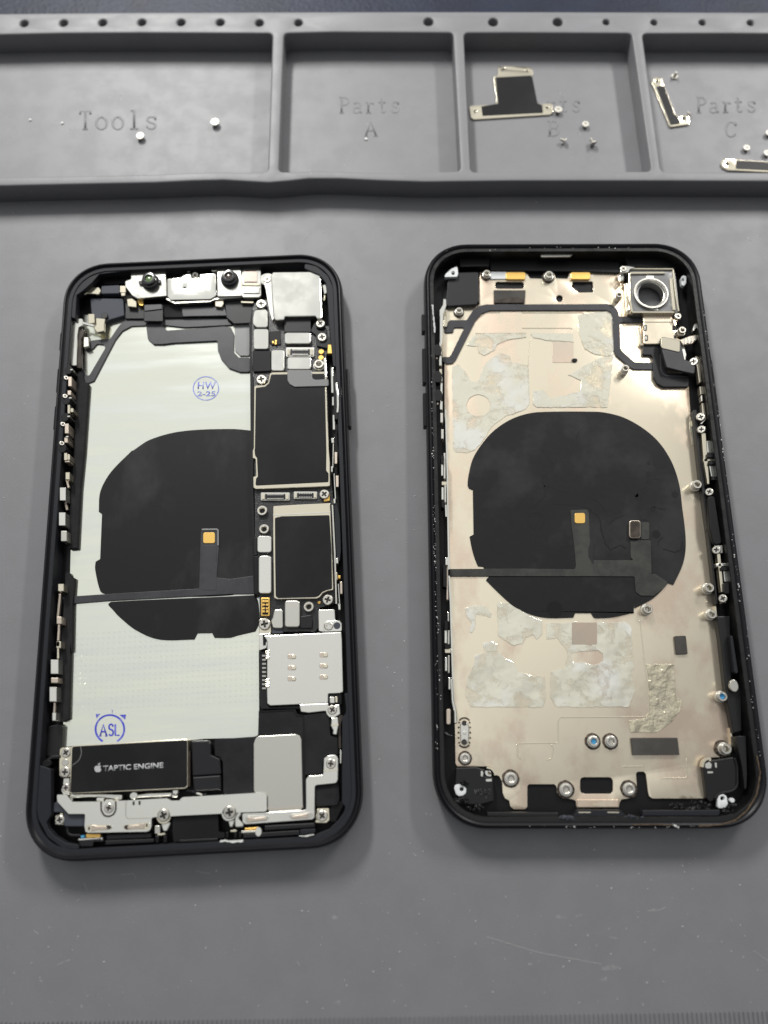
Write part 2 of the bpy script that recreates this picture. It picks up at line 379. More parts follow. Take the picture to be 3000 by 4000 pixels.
# sheet
bm = bmesh.new()
ytop = lambda x: at('S', 1500 + x * 12.7, 48 - (x * 0.03), 7).y
add_prism(bm, fillet([(-230, -150), (230, -155), (230, ytop(230) + 1.2), (-230, ytop(-230) + 1.2)], 6), -2.5, 0)
obj('mat_sheet', bm, m_mat, ROOT, .5)
ZR = 6.7
hl = []
def holer(v, x, y, r): c = WORLD.loc(at(v, x, y, ZR)); hl.append(ring_pts(c[0], c[1], r, 24))
for x, y in ((155, 151), (411, 148), (664, 146), (918, 144), (1172, 144), (1426, 144)): holer('T', x, y, 1.22)
for x, y, r in ((21, 147, 1.22), (274, 146, 1.2), (1117, 140, 1.45), (1537, 142, 1.45)): holer('U', x, y, r)
for x, y, r in ((297, 142, 1.45), (611, 142, .98), (922, 144, .98), (1235, 145, .98), (1547, 147, .98)): holer('W', x, y, r)
ft = [(-400, 1152), (0, 1147), (400, 1140), (700, 1134), (1000, 1128), (1250, 1116), (1450, 1112), (1600, 1116), (1800, 1120), (1900, 1112), (2050, 1104), (2300, 1112), (2600, 1119), (3318, 1117), (4200, 1113), (4977, 1116), (5500, 1116)]
fb = [(-400, 1212), (0, 1205), (400, 1196), (700, 1190), (1000, 1184), (1250, 1172), (1450, 1167), (1600, 1176), (1740, 1184), (1880, 1172), (2000, 1158), (2200, 1158), (2450, 1170), (2750, 1179), (3318, 1172), (4200, 1172), (4977, 1175), (5500, 1176)]
def lower(x0, x1): return [p for p in ft if x0 + 60 < p[0] < x1 - 60]
wob = lambda P, a=.12: [(x, y + a * math.sin(x * .21) + a * .6 * math.sin(x * .53 + 1)) for x, y in P]
def compartment(tl, tr, br, bl, mids_top=()):
    """outline in view T coordinates, clockwise from the upper left"""
    pts_ = [tl] + list(mids_top) + [tr, ((tr[0] + br[0]) / 2 + 0, (tr[1] + br[1]) / 2), br] + lower(bl[0], br[0])[::-1] + [bl, ((tl[0] + bl[0]) / 2, (tl[1] + bl[1]) / 2)]
    return fillet(pts_of(['T'] + pts_, ZR), 1.5, 6)
comps = [compartment((-700, 238), (1659 + 107, 215), (1659 + 76, 1113), (-700, 1158), ((-400, 230), (0, 224), (400, 215), (900, 212), (1400, 214))),
         compartment((1659 + 180, 215), (1659 + 1277, 211), (1659 + 1325, 1108), (1659 + 146, 1111), ((1659 + 500, 207),)),
         compartment((1659 + 1346, 212), (3318 + 776, 215), (3318 + 903, 1108), (1659 + 1391, 1112), ((3318, 211),)),
         compartment((3318 + 845, 217), (3318 + 2100, 221), (3318 + 2200, 1118), (3318 + 968, 1112), ((3318 + 1400, 216),))]
outer = pts_of(['T', (-1500, 100), (-400, 90), (0, 87), (800, 79), (1659, 76), (1659 + 800, 74), (3318, 74), (3318 + 830, 76), (3318 + 1659, 78), (3318 + 2400, 82), (3318 + 3000, 84), (3318 + 3000, 1180)] + fb[::-1] + [(-1500, 1240)], ZR)
bm = bmesh.new(); add_rounded_prism(bm, outer, 0.01, ZR, hl + comps, .55)
autosmooth(obj('tray_wall', bm, m_mat, ROOT), 50)
# raised lettering: strokes on a unit cell, x 0..1, y 0 (baseline)..1 (cap height)
def arc(cx, cy, rx, ry, a0, a1, n=12):
    return [(cx + rx * math.cos(math.radians(a0 + (a1 - a0) * k / n)), cy + ry * math.sin(math.radians(a0 + (a1 - a0) * k / n))) for k in range(n + 1)]
GL = {
 'T': [[(.5, 0), (.5, 1)], [(.1, .82), (.1, 1), (.9, 1), (.9, .82)], [(.3, 0), (.7, 0)]],
 'o': [arc(.5, .33, .4, .35, 90, 450, 20)],
 'l': [[(.25, 1), (.5, 1), (.5, 0)], [(.2, 0), (.8, 0)]],
 's': [[(.82, .5), (.8, .66)] + arc(.5, .5, .3, .17, 60, 240, 8)[0:7] + [(.5, .34)] + arc(.5, .17, .32, .17, 60, -150, 8) + [(.16, .16)]],
 'P': [[(.25, 0), (.25, 1)], [(.08, 1), (.5, 1)] + arc(.5, .76, .34, .24, 90, -90, 8) + [(.25, .52)], [(.08, 0), (.45, 0)]],
 'a': [arc(.45, .48, .28, .2, 150, 0, 7) + [(.73, .1), (.9, 0)], arc(.42, .18, .32, .18, 30, 390, 14)],
 'r': [[(.1, .66), (.35, .66), (.35, 0)], [(.12, 0), (.62, 0)], [(.35, .4)] + arc(.62, .45, .25, .2, 150, 30, 6)],
 't': [[(.4, .95), (.4, .2)] + arc(.6, .2, .2, .2, 180, 330, 6), [(.12, .66), (.78, .66)]],
 'A': [[(.08, 0), (.48, 1), (.92, 0)], [(.25, .36), (.75, .36)], [(-.04, 0), (.24, 0)], [(.74, 0), (1.04, 0)]],
 'B': [[(.2, 0), (.2, 1)], [(.04, 1), (.5, 1)] + arc(.5, .77, .3, .23, 90, -90, 8) + [(.2, .54)], [(.5, .54)] + arc(.5, .27, .37, .27, 90, -90, 8) + [(.04, 0)]],
 'C': [[(.86, .78)] + arc(.5, .5, .42, .5, 40, 320, 14), [(.86, .98), (.86, .74)]],
 'S': [[(.85, .78)] + arc(.5, .76, .36, .24, 30, 250, 9) + arc(.5, .26, .38, .26, 70, -150, 9)],
 'L': [[(.2, 1), (.2, 0), (.85, 0)]], 'H': [[(.15, 0), (.15, 1)], [(.85, 0), (.85, 1)], [(.15, .5), (.85, .5)]],
 'W': [[(0, 1), (.25, 0), (.5, .9), (.75, 0), (1, 1)]], '2': [arc(.5, .7, .36, .3, 160, -20, 8) + [(.12, 0), (.9, 0)]],
 '-': [[(.2, .45), (.8, .45)]], '5': [[(.85, 1), (.25, 1), (.2, .55)] + arc(.48, .32, .38, .32, 110, -150, 10)],
 'V': [[(.05, 1), (.5, 0), (.95, 1)]], '1': [[(.3, .8), (.5, 1), (.5, 0)]], 'J': [[(.7, 1), (.7, .2)] + arc(.42, .22, .28, .22, 0, -160, 6)],
 '0': [arc(.5, .5, .36, .5, 90, 450, 18)], '6': [[(.75, .95)] + arc(.5, .5, .38, .5, 110, 200, 5) + arc(.5, .3, .36, .3, 180, 540, 14)], 'M': [[(.05, 0), (.05, 1), (.5, .3), (.95, 1), (.95, 0)]],
}
def lettering(cells, z, r, mt, parent, name='lettering', flat=1.0, asflat=False):
    """cells: (glyph, view, x centre, baseline y, width px, cap height px, slant)"""
    bm = bmesh.new()
    for g, v, cx, by, wd, ch in cells:
        for st in GL[g]:
            P = [FR.loc(at(v, cx + (x - .5) * wd, by - y * ch, z)) for x, y in st]
            if asflat: add_prism(bm, stroke_outline(P, r * 2), z - .03, z)
            else: add_tube(bm, [(x, y, z) for x, y in P], r, 8, flat)
    return obj(name, bm, mt, parent, 0, smooth=not asflat)
lettering([('T', 'T', 553, 838, 82, 118), ('o', 'T', 658, 836, 84, 112), ('o', 'T', 764, 836, 84, 112), ('l', 'T', 870, 836, 84, 118), ('s', 'T', 980, 836, 84, 118)], .0, .34, m_mat, ROOT, flat=.38)
lettering([('P', 'U', 573, 732, 74, 100), ('a', 'U', 657, 732, 66, 100), ('r', 'U', 738, 732, 66, 100), ('t', 'U', 820, 730, 66, 100), ('s', 'U', 902, 730, 62, 104), ('A', 'U', 745, 882, 82, 96)], .0, .28, m_mat, ROOT, flat=.32)
lettering([('P', 'W', 85, 728, 74, 100), ('a', 'W', 168, 728, 66, 100), ('r', 'W', 254, 726, 66, 100), ('t', 'W', 335, 724, 66, 100), ('s', 'W', 414, 724, 62, 104), ('B', 'W', 270, 880, 80, 94)], .0, .30, m_mat, ROOT, flat=.36)
lettering([('P', 'W', 1228, 730, 74, 98), ('a', 'W', 1310, 730, 66, 98), ('r', 'W', 1392, 728, 66, 98), ('t', 'W', 1470, 726, 66, 98), ('s', 'W', 1552, 726, 62, 102), ('C', 'W', 1420, 886, 80, 96)], .0, .32, m_mat, ROOT, flat=.38)
# ruler ticks along the near edge
bm = bmesh.new()
a, b = at('S', 0, 3994, .35), at('S', 3000, 3951, .35); dv = (b - a); L = dv.length; dv /= L; nn = Vector((dv.y, -dv.x, 0))
n = int(L) + 12
for k in range(-6, n):
    p = a + dv * k * 1.0; ln = 3.2
    q = p + nn * ln; h = dv * .19
    add_prism(bm, [((p - h).x, (p - h).y), ((p + h).x, (p + h).y), ((q + h).x, (q + h).y), ((q - h).x, (q - h).y)], .002, .38)
obj('ruler_scale', bm, m_mat, ROOT, .06)

# ------------------------------------------------------------------ shared small parts
def cross_pts(r, wd, n=3):
    p = []
    for k in range(4):
        a = k * math.pi / 2; c, s = math.cos(a), math.sin(a)
        for x, y in ((wd, wd), (wd * .9, r), (-wd * .9, r)): p.append((x * c - y * s, x * s + y * c))
    return p
def screw_mesh():
    bm = bmesh.new()
    # head of radius 1, from z -0.55 to 0, crowned edge, with a cross recess
    add_prism(bm, ring_pts(0, 0, .84, 28), -.3, 0, [cross_pts(.60, .19)])
    add_prism(bm, ring_pts(0, 0, .8, 20), -.6, -.24)
    add_lathe(bm, [(.84, 0), (.93, -.05), (.985, -.14), (1, -.26), (1, -.55)], n=28)
    me = bpy.data.meshes.new('screw'); bmesh.ops.recalc_face_normals(bm, faces=bm.faces)
    bm.to_mesh(me); bm.free(); me.materials.append(m_screw); me.materials.append(m_dkhole)
    for p in me.polygons:
        if abs(p.center.z + .24 * S) < .01 * S or (p.center.xy.length < .58 * S and -.25 * S < p.center.z < -.02 * S): p.material_index = 1  # shade of the cross recess put into a dark second material
    return me
SM = screw_mesh()
def screw(v, x, y, z, r=1.0, parent=None, name='screw', tilt=0, ta=0):
    o = bpy.data.objects.new(name, SM); col.objects.link(o); o.parent = parent or ROOT
    lx, ly = FR.loc(at(v, x, y, z)); o.location = (lx * S, ly * S, z * S); o.scale = (r, r, r)
    o.rotation_euler = (Matrix.Rotation(tilt, 3, Vector((math.cos(ta), math.sin(ta), 0))) @ Matrix.Rotation(random.uniform(0, 1.5), 3, 'Z')).to_euler()
    return o
def standoff_mesh(flange):
    bm = bmesh.new()
    prof = [(0, .9), (.42, 1.0), (.45, 2.35), (.60, 2.6), (.86, 2.6), (.95, 2.5), (.95, 1.35), (1.1, 1.3), (1.12, .5), (1.12, 0)]
    if flange: prof = prof[:-2] + [(1.1, .35), (1.12, 0)]
    add_lathe(bm, prof, n=24); bmesh.ops.recalc_face_normals(bm, faces=bm.faces)
    me = bpy.data.meshes.new('standoff'); bm.to_mesh(me); bm.free(); me.materials.append(m_screw)
    for p in me.polygons: p.use_smooth = True
    me.set_sharp_from_angle(angle=math.radians(35)); return me
SO = standoff_mesh(False); SOF = standoff_mesh(True)
def standoff(v, x, y, base, r=1.0, h=1.0, flange=False, label=None, blue=False):
    z = base + 2.6 * h
    o = bpy.data.objects.new('standoff', SOF if flange else SO); col.objects.link(o); o.parent = ROOT
    lx, ly = FR.loc(at(v, x, y, z)); o.location = (lx * S, ly * S, base * S); o.scale = (r, r, h)
    if flange:
        bm = bmesh.new()
        P_ = [(px + random.uniform(-.06, .06), py + random.uniform(-.06, .06)) for px, py in ring_pts(lx, ly, 1.5 * r, 26)]
        add_prism(bm, P_, base + .05, base + .16 + .3 * h * 0, [ring_pts(lx, ly, 1.12 * r, 20)])
        w_ = obj('weld_ring', bm, m_weld, ROOT)
        w_.parent = o; w_.matrix_parent_inverse = Matrix.LocRotScale(o.location, None, o.scale).inverted()
    if blue:
        bm = bmesh.new(); add_lathe(bm, [(.1, 2.0), (.40, 2.02), (.44, 2.3)], n=16)
        b_ = obj('thread_lock', bm, m_blue, o)
    return o
def conn(spec_rect, z0, z1, n=10, outer=m_comp, parent=None, vertical=False):
    """board connector: pale rim, dark well, two rows of contacts"""
    v, (x0, y0), (x1, y1) = spec_rect
    o = poly('connector', RC(v, x0, y0, x1, y1), z0, z1 - .35, outer, .3, .08, parent=parent)
    ix, iy = (x1 - x0) * .07, (y1 - y0) * .2
    poly('socket', RC(v, x0 + ix * 2.2, y0 + iy * .9, x1 - ix * 2.2, y1 - iy * .9), z0, z1 - .2, m_flexdk, .1, parent=o)
    for sx in ((x0 + ix * .6, x0 + ix * 1.9), (x1 - ix * 1.9, x1 - ix * .6)):
        poly('contact', RC(v, sx[0], y0 + iy, sx[1], y1 - iy), z0, z1 - .1, m_steelc, .1, parent=o)
    bm = bmesh.new()
    for rr in (y0 + iy * .9, y1 - iy * 1.6):
        for k in range(n):
            u = x0 + ix * 3 + (x1 - x0 - ix * 6) * (k + .5) / n; hw = (x1 - x0 - ix * 6) / n * .28
            if vertical: pass
            add_prism(bm, pts_of(RC(v, u - hw, rr, u + hw, rr + iy * .7), z1), z1 - .25, z1 - .05)
    obj('pin_row', bm, m_comp, o)
    return o

# ------------------------------------------------------------------ phone housing (frame sweep)
def rrect(hx, hy, r, d, n=14):
    """closed loop of a rounded rectangle inset by d"""
    hx, hy, r = hx - d, hy - d, max(r - d, .4); out = []
    for q, (sx, sy) in enumerate(((1, 1), (-1, 1), (-1, -1), (1, -1))):
        for k in range(n + 1):
            a = math.pi / 2 * (q + k / n)
            e = .93
            ca, sa = math.cos(a), math.sin(a)
            out.append((sx * (hx - r) + r * math.copysign(abs(ca) ** e, ca), sy * (hy - r) + r * math.copysign(abs(sa) ** e, sa)))
    return out
HX, HY, RAD = 37.85, 75.45, 12.2
def sweep(name, prof, mt, parent, deg=40, closed=False):
    bm = bmesh.new(); rings = [[bm.verts.new((x * S, y * S, z * S)) for x, y in rrect(HX, HY, RAD, d)] for d, z in prof]
    n = len(rings[0])
    prs = list(zip(rings, rings[1:]))
    if closed: prs.append((rings[-1], rings[0]))
    for a, b in prs:
        for k in range(n):
            j = (k + 1) % n; bm.faces.new((a[k], a[j], b[j], b[k]))
    o = obj(name, bm, mt, parent); autosmooth(o, deg); return o
def housing(root, worn, hole=None):
    if worn: lip = [(.55, 6.72), (.85, 6.9), (1.1, 6.85), (1.6, 6.3)]
    else: lip = [(.5, 6.75), (.75, 6.95), (1.0, 6.92), (1.15, 6.7), (1.6, 6.3)]
    fr = sweep('frame', [(1.6, 0.02), (.8, .12), (.35, .6), (.08, 1.5), (0, 2.6), (0, 4.5), (.1, 5.5), (.3, 6.3)] + lip + [(1.62, 1.0), (1.7, .03)], m_blackal, root, 40, closed=True)
    led = sweep('ledge', [(lip[-1][0] + .02, 1.0), (lip[-1][0] + .02, lip[-1][1] - .02), (2.5, lip[-1][1] - .05), (2.62, lip[-1][1] - .2), (2.66, 4.6), (2.66, 1.0)], m_gloss if worn else m_ledge, root, 30, closed=True)
    bm = bmesh.new(); add_prism(bm, rrect(HX, HY, RAD, 1.75), .04, .9, hole or []); obj('back_panel', bm, m_void, root)
    return fr
def side_button(name, v, y0, y1, xs, root, z0=2.2, z1=4.6, side=1):
    """y0..y1 measured spots on the side, proud of the frame by 0.5 mm"""
    a = FR.loc(at(v, xs, y0, 3.6))[1]; b = FR.loc(at(v, xs, y1, 3.6))[1]
    bm = bmesh.new(); x0, x1 = side * (HX - .5), side * (HX + .75)
    add_prism(bm, [(x0, a), (x1, a), (x1, b), (x0, b)], z0, z1); return obj(name, bm, m_blackal, root, .25)

def lump(name, v, x, y, r, z0, z1, mt, ry=None, parent=None, bev=.1):
    c = FR.loc(at(v, x, y, z1)); bm = bmesh.new(); add_prism(bm, ring_pts(c[0], c[1], r, 20, ry), z0, z1); return obj(name, bm, mt, parent or ROOT, bev)

# ================================================================== PHONE SHELL WITH ITS ELECTRONICS
LPX, LPY, LPT = -45.5, 53.6, .039; HX, HY = 37.6, 75.45
ROOT = empty('smartphone', LPX, LPY, 0, LPT); FR = Frame(LPX, LPY, LPT)
tag(ROOT, 'black phone shell still holding its logic board, cameras and black haptic module, without a screen', 'smartphone')
PH = ROOT
housing(ROOT, False)
side_button('side_button', 'B', 1010, 1480, 945, ROOT)
for y0, y1 in ((720, 860), (1010, 1200), (1310, 1500)): side_button('volume_button', 'A', y0, y1, 50, ROOT, side=-1)
PZ = 1.6
poly('ledge_shelf', ['E', (100, 1010), (205, 1045), (205, 1420), (168, 1480), (185, 1530), (240, 1590), (330, 1645), (430, 1662), (430, 1700), (300, 1690), (180, 1600), (100, 1450), (70, 1250), (82, 1100)], 4, 6.0, m_ledge, .6, .15)
poly('ledge_shelf', ['F', (1130, 430), (1145, 560), (1140, 600), (1112, 630), (1112, 880), (1110, 1320), (1138, 1350), (1130, 1390), (1080, 1460), (1010, 1530), (890, 1580), (890, 1620), (1010, 1600), (1130, 1510), (1195, 1350), (1200, 1000), (1180, 560), (1170, 430)], 4, 6.0, m_ledge, .6, .15)
poly('ledge_shelf', ['A', (640, 175), (400, 182), (270, 232), (190, 330), (152, 420), (140, 560), (195, 600), (205, 400), (250, 370), (330, 300), (390, 230), (640, 200)], 4, 6.0, m_ledge, .6, .15)
poly('ledge_shelf', ['B', (600, 142), (700, 165), (790, 240), (840, 350), (860, 560), (875, 980), (832, 980), (800, 640), (785, 420), (772, 300), (720, 235), (600, 185)], 4, 6.0, m_ledge, .6, .15)
# bare metal floor of the shell
poly('metal_floor', ['A', (265, 560), (900, 540), (1500, 540), (1659, 640), 'B', (250, 1000), 'C', (260, 300), (230, 1659), 'F', (440, 560), (440, 790), (0, 800), 'E', (1310, 815), (380, 860), (300, 870), (305, 660), (345, 600), (370, 0), 'D', (360, 1659), (385, 1180), (385, 1020), (360, 1010), (365, 800), (420, 800), (440, 0), 'A', (255, 1300), (265, 1110)], 1.0, PZ, m_silver, .3, .08)
# dark foam strips along the battery bay
poly('foam_strip', ['A', (215, 1010), (250, 1020), (268, 1105), (300, 1108), (262, 1659), 'D', (440, 300), (415, 790), (350, 795), (335, 770), (375, 250), (390, 0), 'A', (185, 1640), (200, 1120)], 1.0, 3.0, m_foam, .3, .15)
poly('foam_strip', ['D', (325, 990), (352, 985), (360, 1020), (395, 1030), (380, 1240), (372, 1659), 'E', (362, 0), (345, 640), (290, 665), (255, 640), (275, 130), (292, 0), 'D', (285, 1659), (315, 1180)], 1.0, 2.9, m_foam, .3, .15)
# charging coil, two leaves
poly('charging_coil', ['D', (592, 495), (600, 350), (640, 250), (710, 150), (860, 0), 'A', (660, 1659), (800, 1570), (1050, 1503), (1450, 1483), (1659, 1500), 'C', (250, 0), (240, 1050), 'D', (1659, 1170), (640, 1160), (605, 1140), (562, 960), (566, 900), (603, 878), (618, 515)], PZ - .2, PZ + .35, m_coil, .35, .06, spl=True)
poly('charging_coil', ['D', (690, 1225), (1659, 1180), 'C', (200, 1170), (225, 1230), (230, 1400), (200, 1465), (50, 1500), 'D', (1659, 1515), (1530, 1517), (1510, 1478), (1390, 1480), (1365, 1530), (1080, 1530), (900, 1460), (760, 1350), (705, 1290), (672, 1255), (668, 1243)], PZ - .2, PZ + .35, m_coil, .35, .06, spl=True)
# charging flex with gold pad
fx = poly('charging_flex', ['D', (310, 1185), (640, 1163), (1405, 1118), (1418, 660), (1440, 632), (1560, 632), (1566, 780), (1548, 1030), (1659, 1040), 'C', (215, 1010), (215, 1160), 'D', (1659, 1162), (640, 1218), (320, 1245), (290, 1225), (292, 1195)], PZ + .2, PZ + .58, m_flex, .5, .06)
poly('gold_pad', RC('D', 1438, 664, 1533, 750), PZ + .5, PZ + .72, m_gold, .5, .05, parent=fx)
strip('sealant_bead', ['D', (1425, 640), (1558, 638), (1558, 770)], .45, PZ + .5, PZ + .8, m_trans, .5, .1, parent=fx)
poly('cover_film', RC('D', 1424, 770, 1545, 1130), PZ + .5, PZ + .64, m_flex, .5, .03, parent=fx)
# antenna flex, upper left
poly('antenna_flex', ['A', (600, 590), (770, 590), (770, 645), (650, 650), (575, 690), (520, 760), (345, 1095), (300, 1112), (262, 1105), (240, 1030), (215, 1000), (235, 985), (262, 1000), (285, 1050), (308, 1050), (437, 830), (430, 800), (370, 795), (340, 830), (290, 860), (268, 830), (300, 770), (480, 750), (540, 660)], PZ - .1, PZ + .45, m_flex, .5, .05, spl=False)
# face flex: broad snake from the front cameras to the board
poly('camera_flex', ['A', (757, 600), (905, 600), (905, 650), (935, 685), (1150, 672), (1400, 652), (1455, 660), (1480, 710), (1478, 860), (1520, 905), (1610, 905), (1610, 1022), (1530, 1022), (1440, 990), (1375, 915), (1350, 850), (1346, 768), (1000, 785), (900, 797), (830, 797), (782, 755), (770, 660)], PZ + .1, PZ + .6, m_flex, .6, .08)
poly('flex_fold', RC('A', 750, 478, 906, 612), 3.0, 3.5, m_flexdk, .2, .15)
poly('flex_fold', ['A', (752, 478), (895, 472), (898, 512), (755, 528)], 3.3, 3.75, m_flex, .2, .1)
poly('flex_band', ['A', (900, 475), (1420, 468), (1432, 575), (1060, 578), (918, 580)], 2.2, 2.7, m_foam, .2, .1)
poly('flex_band', ['A', (1055, 500), (1400, 492), (1425, 565), (1065, 572)], 2.5, 2.95, m_flex, .2, .1)
poly('flex_band', ['A', (905, 582), (1425, 590), (1470, 640), (1080, 660), (905, 640)], PZ + .2, PZ + .5, m_flex, .3, .05)
poly('dark_block', ['A', (1405, 430), (1640, 440), (1615, 625), (1480, 630), (1420, 580)], 2.4, 3.1, m_flexdk, .2, .1)  # solid dark block at the end of the flex bands
poly('clear_film', ['A', (1485, 635), (1610, 628), (1605, 890), (1530, 890), (1490, 850)], PZ, PZ + .5, m_trans, .4, .06)
poly('soft_pad', ['A', (600, 430), (755, 430), (755, 590), (600, 590)], 1.4, 2.6, m_flexdk, .2, .1)
# speaker pad and rubber pieces, upper left corner
poly('rubber_pad', ['A', (315, 425), (583, 428), (590, 565), (470, 600), (440, 618), (330, 600)], 1.2, 3.2, m_soft, .4, .2)
poly('rubber_pad', ['A', (405, 325), (552, 318), (552, 385), (405, 388)], 2, 3.9, m_soft, .3, .15)
lump('small_pip', 'A', 430, 565, .9, 2.8, 3.9, m_inner, 1.0)
o = poly('grounding_tab', ['A', (300, 365), (330, 335), (385, 335), (403, 362), (385, 395), (340, 388), (290, 385), (262, 400), (262, 380)], 3.6, 4.4, m_steelc, .5, .12)
poly('side_bracket', ['A', (212, 590), (248, 588), (262, 640), (222, 660), (212, 720), (205, 970), (160, 970), (155, 860), (172, 650)], 3.8, 4.6, m_steelw, .3, .12)
poly('side_flex', ['A', (222, 650), (275, 690), (242, 760), (246, 990), (205, 990), (208, 760)], 2.6, 3.9, m_brown, .2, .1)
poly('spring_contact', ['A', (298, 550), (350, 550), (352, 625), (298, 632)], 3.6, 4.6, m_steelc, .3, .15)
poly('spring_contact', ['A', (360, 582), (438, 590), (430, 640), (430, 690), (370, 702), (340, 665), (362, 640)], 3.2, 4.3, m_steelc, .3, .18)
strip('spring_contact', ['A', (250, 622), (345, 648)], .6, 4.2, 4.7, m_steelw, 0, .08)
poly('spring_contact', ['A', (265, 740), (300, 740), (305, 812), (262, 822)], 2.6, 3.6, m_steelt, .1, .1)
# left rail: button springs, screws, contacts
for y in (250, 905, 1270, 1940): lump('button_post', 'X', 372 - (y - 250) * .078, y, 1.0, 1, 6.34, m_void, 1.2)
for x, y in ((325, 415), (300, 810), (255, 1415), (232, 1830)): screw('X', x, y, 6.6, .62, tilt=.5, ta=1.6)
for x0, x1, y0, y1, mm in ((365, 440, 395, 600, m_copper), (350, 425, 690, 790, m_copper), (350, 405, 1000, 1190, m_steelc), (410, 478, 1075, 1160, m_steelc), (290, 375, 1410, 1620, m_copper), (280, 355, 1710, 1820, m_copper), (275, 345, 2040, 2200, m_steelc), (345, 405, 2090, 2190, m_steelc)):
    poly('button_spring', RC('X', x0, y0, x1, y1), 2.0, 6.3, mm, .15, .1)
for x, y in ((435, 240), (410, 850), (375, 1250), (340, 1690)): lump('spring_tip', 'X', x, y, .42, 2, 6.5, m_steelw, .25)
for x0, x1, y0, y1, mm in ((275, 325, 298, 405, m_steelw), (268, 322, 500, 608, m_steelw), (285, 332, 650, 735, m_steelt), (322, 356, 175, 235, m_steelc), (316, 356, 30, 95, m_copper), (262, 308, 1080, 1140, m_steelc), (250, 290, 1345, 1405, m_copper), (248, 285, 1545, 1600, m_steelc)):
    poly('rail_clip', RC('D', x0, y0, x1, y1), 3.0, 6.0, mm, .15, .12)
for y0, y1, x0, x1 in ((230, 300, 330, 348), (408, 480, 318, 335), (1160, 1360, 278, 258), (1410, 1540, 270, 262)):
    strip('rail_spring', ['D', (x0, y0), (x1, y1)], .55, 3.0, 3.9, m_copper, 0, .08)
for x0, x1, y0, y1, mm in ((202, 265, 158, 275, m_steelw), (192, 250, 380, 500, m_steelw), (205, 262, 305, 348, m_copper), (248, 278, 10, 55, m_steelc), (215, 245, 590, 655, m_steelw)):
    poly('rail_clip', RC('E', x0, y0, x1, y1), 3.0, 6.0, mm, .15, .12)
strip('rail_spring', ['E', (262, 50), (262, 150)], .5, 3.0, 3.9, m_steelc, 0, .08)
strip('rail_spring', ['E', (235, 505), (228, 640)], .5, 3.0, 3.9, m_copper, 0, .08)
poly('corner_block', ['E', (175, 700), (275, 680), (300, 700), (290, 870), (270, 940), (165, 945)], 1, 3.2, m_inner, .4, .2)
lump('rail_notch', 'E', 170, 1000, 1.1, 3, 5.4, m_void, .8)
strip('rail_bead', ['E', (150, 1010), (200, 950), (270, 945)], .8, 3, 5.2, m_inner, .6, .2)

# front camera assembly
fc = poly('camera_bracket', ['A', (645, 210), (660, 202), (905, 192), (925, 210), (933, 300), (935, 405), (700, 428), (655, 402), (615, 350), (598, 330), (600, 285), (645, 268)], 3.6, 4.9, m_steelw, .35, .15)
poly('bracket_bridge', ['A', (940, 268), (1000, 262), (1040, 262), (1095, 225), (1130, 222), (1138, 264), (1200, 264), (1206, 228), (1332, 225), (1335, 405), (1290, 432), (965, 438), (942, 410)], 3.6, 4.7, m_steelw, .3, .12, holes=[(['A'] + ring_pts(1080, 340, 9, 12), 0)])
poly('camera_bracket', ['A', (1342, 178), (1535, 174), (1541, 250), (1545, 405), (1345, 410)], 3.6, 4.95, m_steelw, .3, .15)
def camera_barrel(v, x, y, r, zb, zt, glass, name='camera_barrel'):
    c = FR.loc(at(v, x, y, zt)); bm = bmesh.new()
    add_lathe(bm, [(r * 1.12, zb), (r * 1.12, zb + .5), (r, zb + .7), (r, zb + 1.3), (r * .9, zb + 1.35), (r * .82, zt - .05), (r * .7, zt), (r * .52, zt), (r * .40, zt - .35), (0, zt - .36)], c[0], c[1], 32)
    o = obj(name, bm, m_glassb, ROOT); autosmooth(o, 40)
    bm = bmesh.new(); add_lathe(bm, [(r * .42, zt - .34), (r * .3, zt - .2), (0, zt - .14)], c[0], c[1], 24); g = obj('lens', bm, glass, o); autosmooth(g, 60)
    return o
b1 = camera_barrel('A', 788, 262, 2.15, 4.9, 7.2, m_lens)
for q in ((722, 300), (872, 290)):
    poly('barrel_lug', ['A', (q[0] - 15, q[1] - 15), (q[0] + 15, q[1] - 18), (q[0] + 15, q[1] + 14), (q[0] - 10, q[1] + 12)], 4.8, 5.5, m_glassb, .2, .1, parent=b1)
camera_barrel('A', 1436, 240, 2.15, 4.9, 7.1, m_lens2)
pj = poly('projector_module', ['B', (93, 192), (105, 180), (235, 174), (246, 190), (248, 402), (230, 418), (98, 418), (92, 400)], 3.4, 4.6, m_steelw, .4, .15)
poly('module_window', RC('B', 106, 205, 216, 292), 4.5, 4.85, m_pink, .3, .08, parent=pj)
poly('module_rim', RC('B', 96, 300, 240, 318), 4.5, 4.9, m_steelc, .15, .1, parent=pj)
poly('module_cylinder', RC('B', 100, 330, 238, 385), 4.5, 4.9, m_steelw, .4, .25, parent=pj)
strip('module_lip', ['B', (88, 455), (185, 458)], .4, 3.0, 4.0, m_steelc)
for r_ in ((555, 322, 605, 378), (565, 378, 600, 405)): poly('bracket_foot', RC('A', *r_), 3.2, 4.2, m_steelc, .2, .12)
poly('bracket_foot', ['A', (612, 430), (655, 425), (690, 450), (690, 497), (620, 490)], 2.6, 3.8, m_steelc, .2, .12)
poly('bracket_foot', ['A', (692, 432), (745, 445), (745, 485), (712, 482)], 2.6, 3.6, m_gold, .15, .1)
poly('bracket_foot', ['A', (1325, 440), (1395, 440), (1397, 470), (1380, 497), (1328, 490)], 2.6, 3.8, m_steelc, .2, .15)
strip('bracket_lip', ['A', (935, 428), (1000, 462), (1290, 448), (1320, 430), (1540, 415)], .35, 3.2, 4.3, m_steelt)
for x, y in ((1110, 190), (1165, 238), (1318, 188)): screw('A', x, y, 4.6, .85, tilt=.35, ta=0)
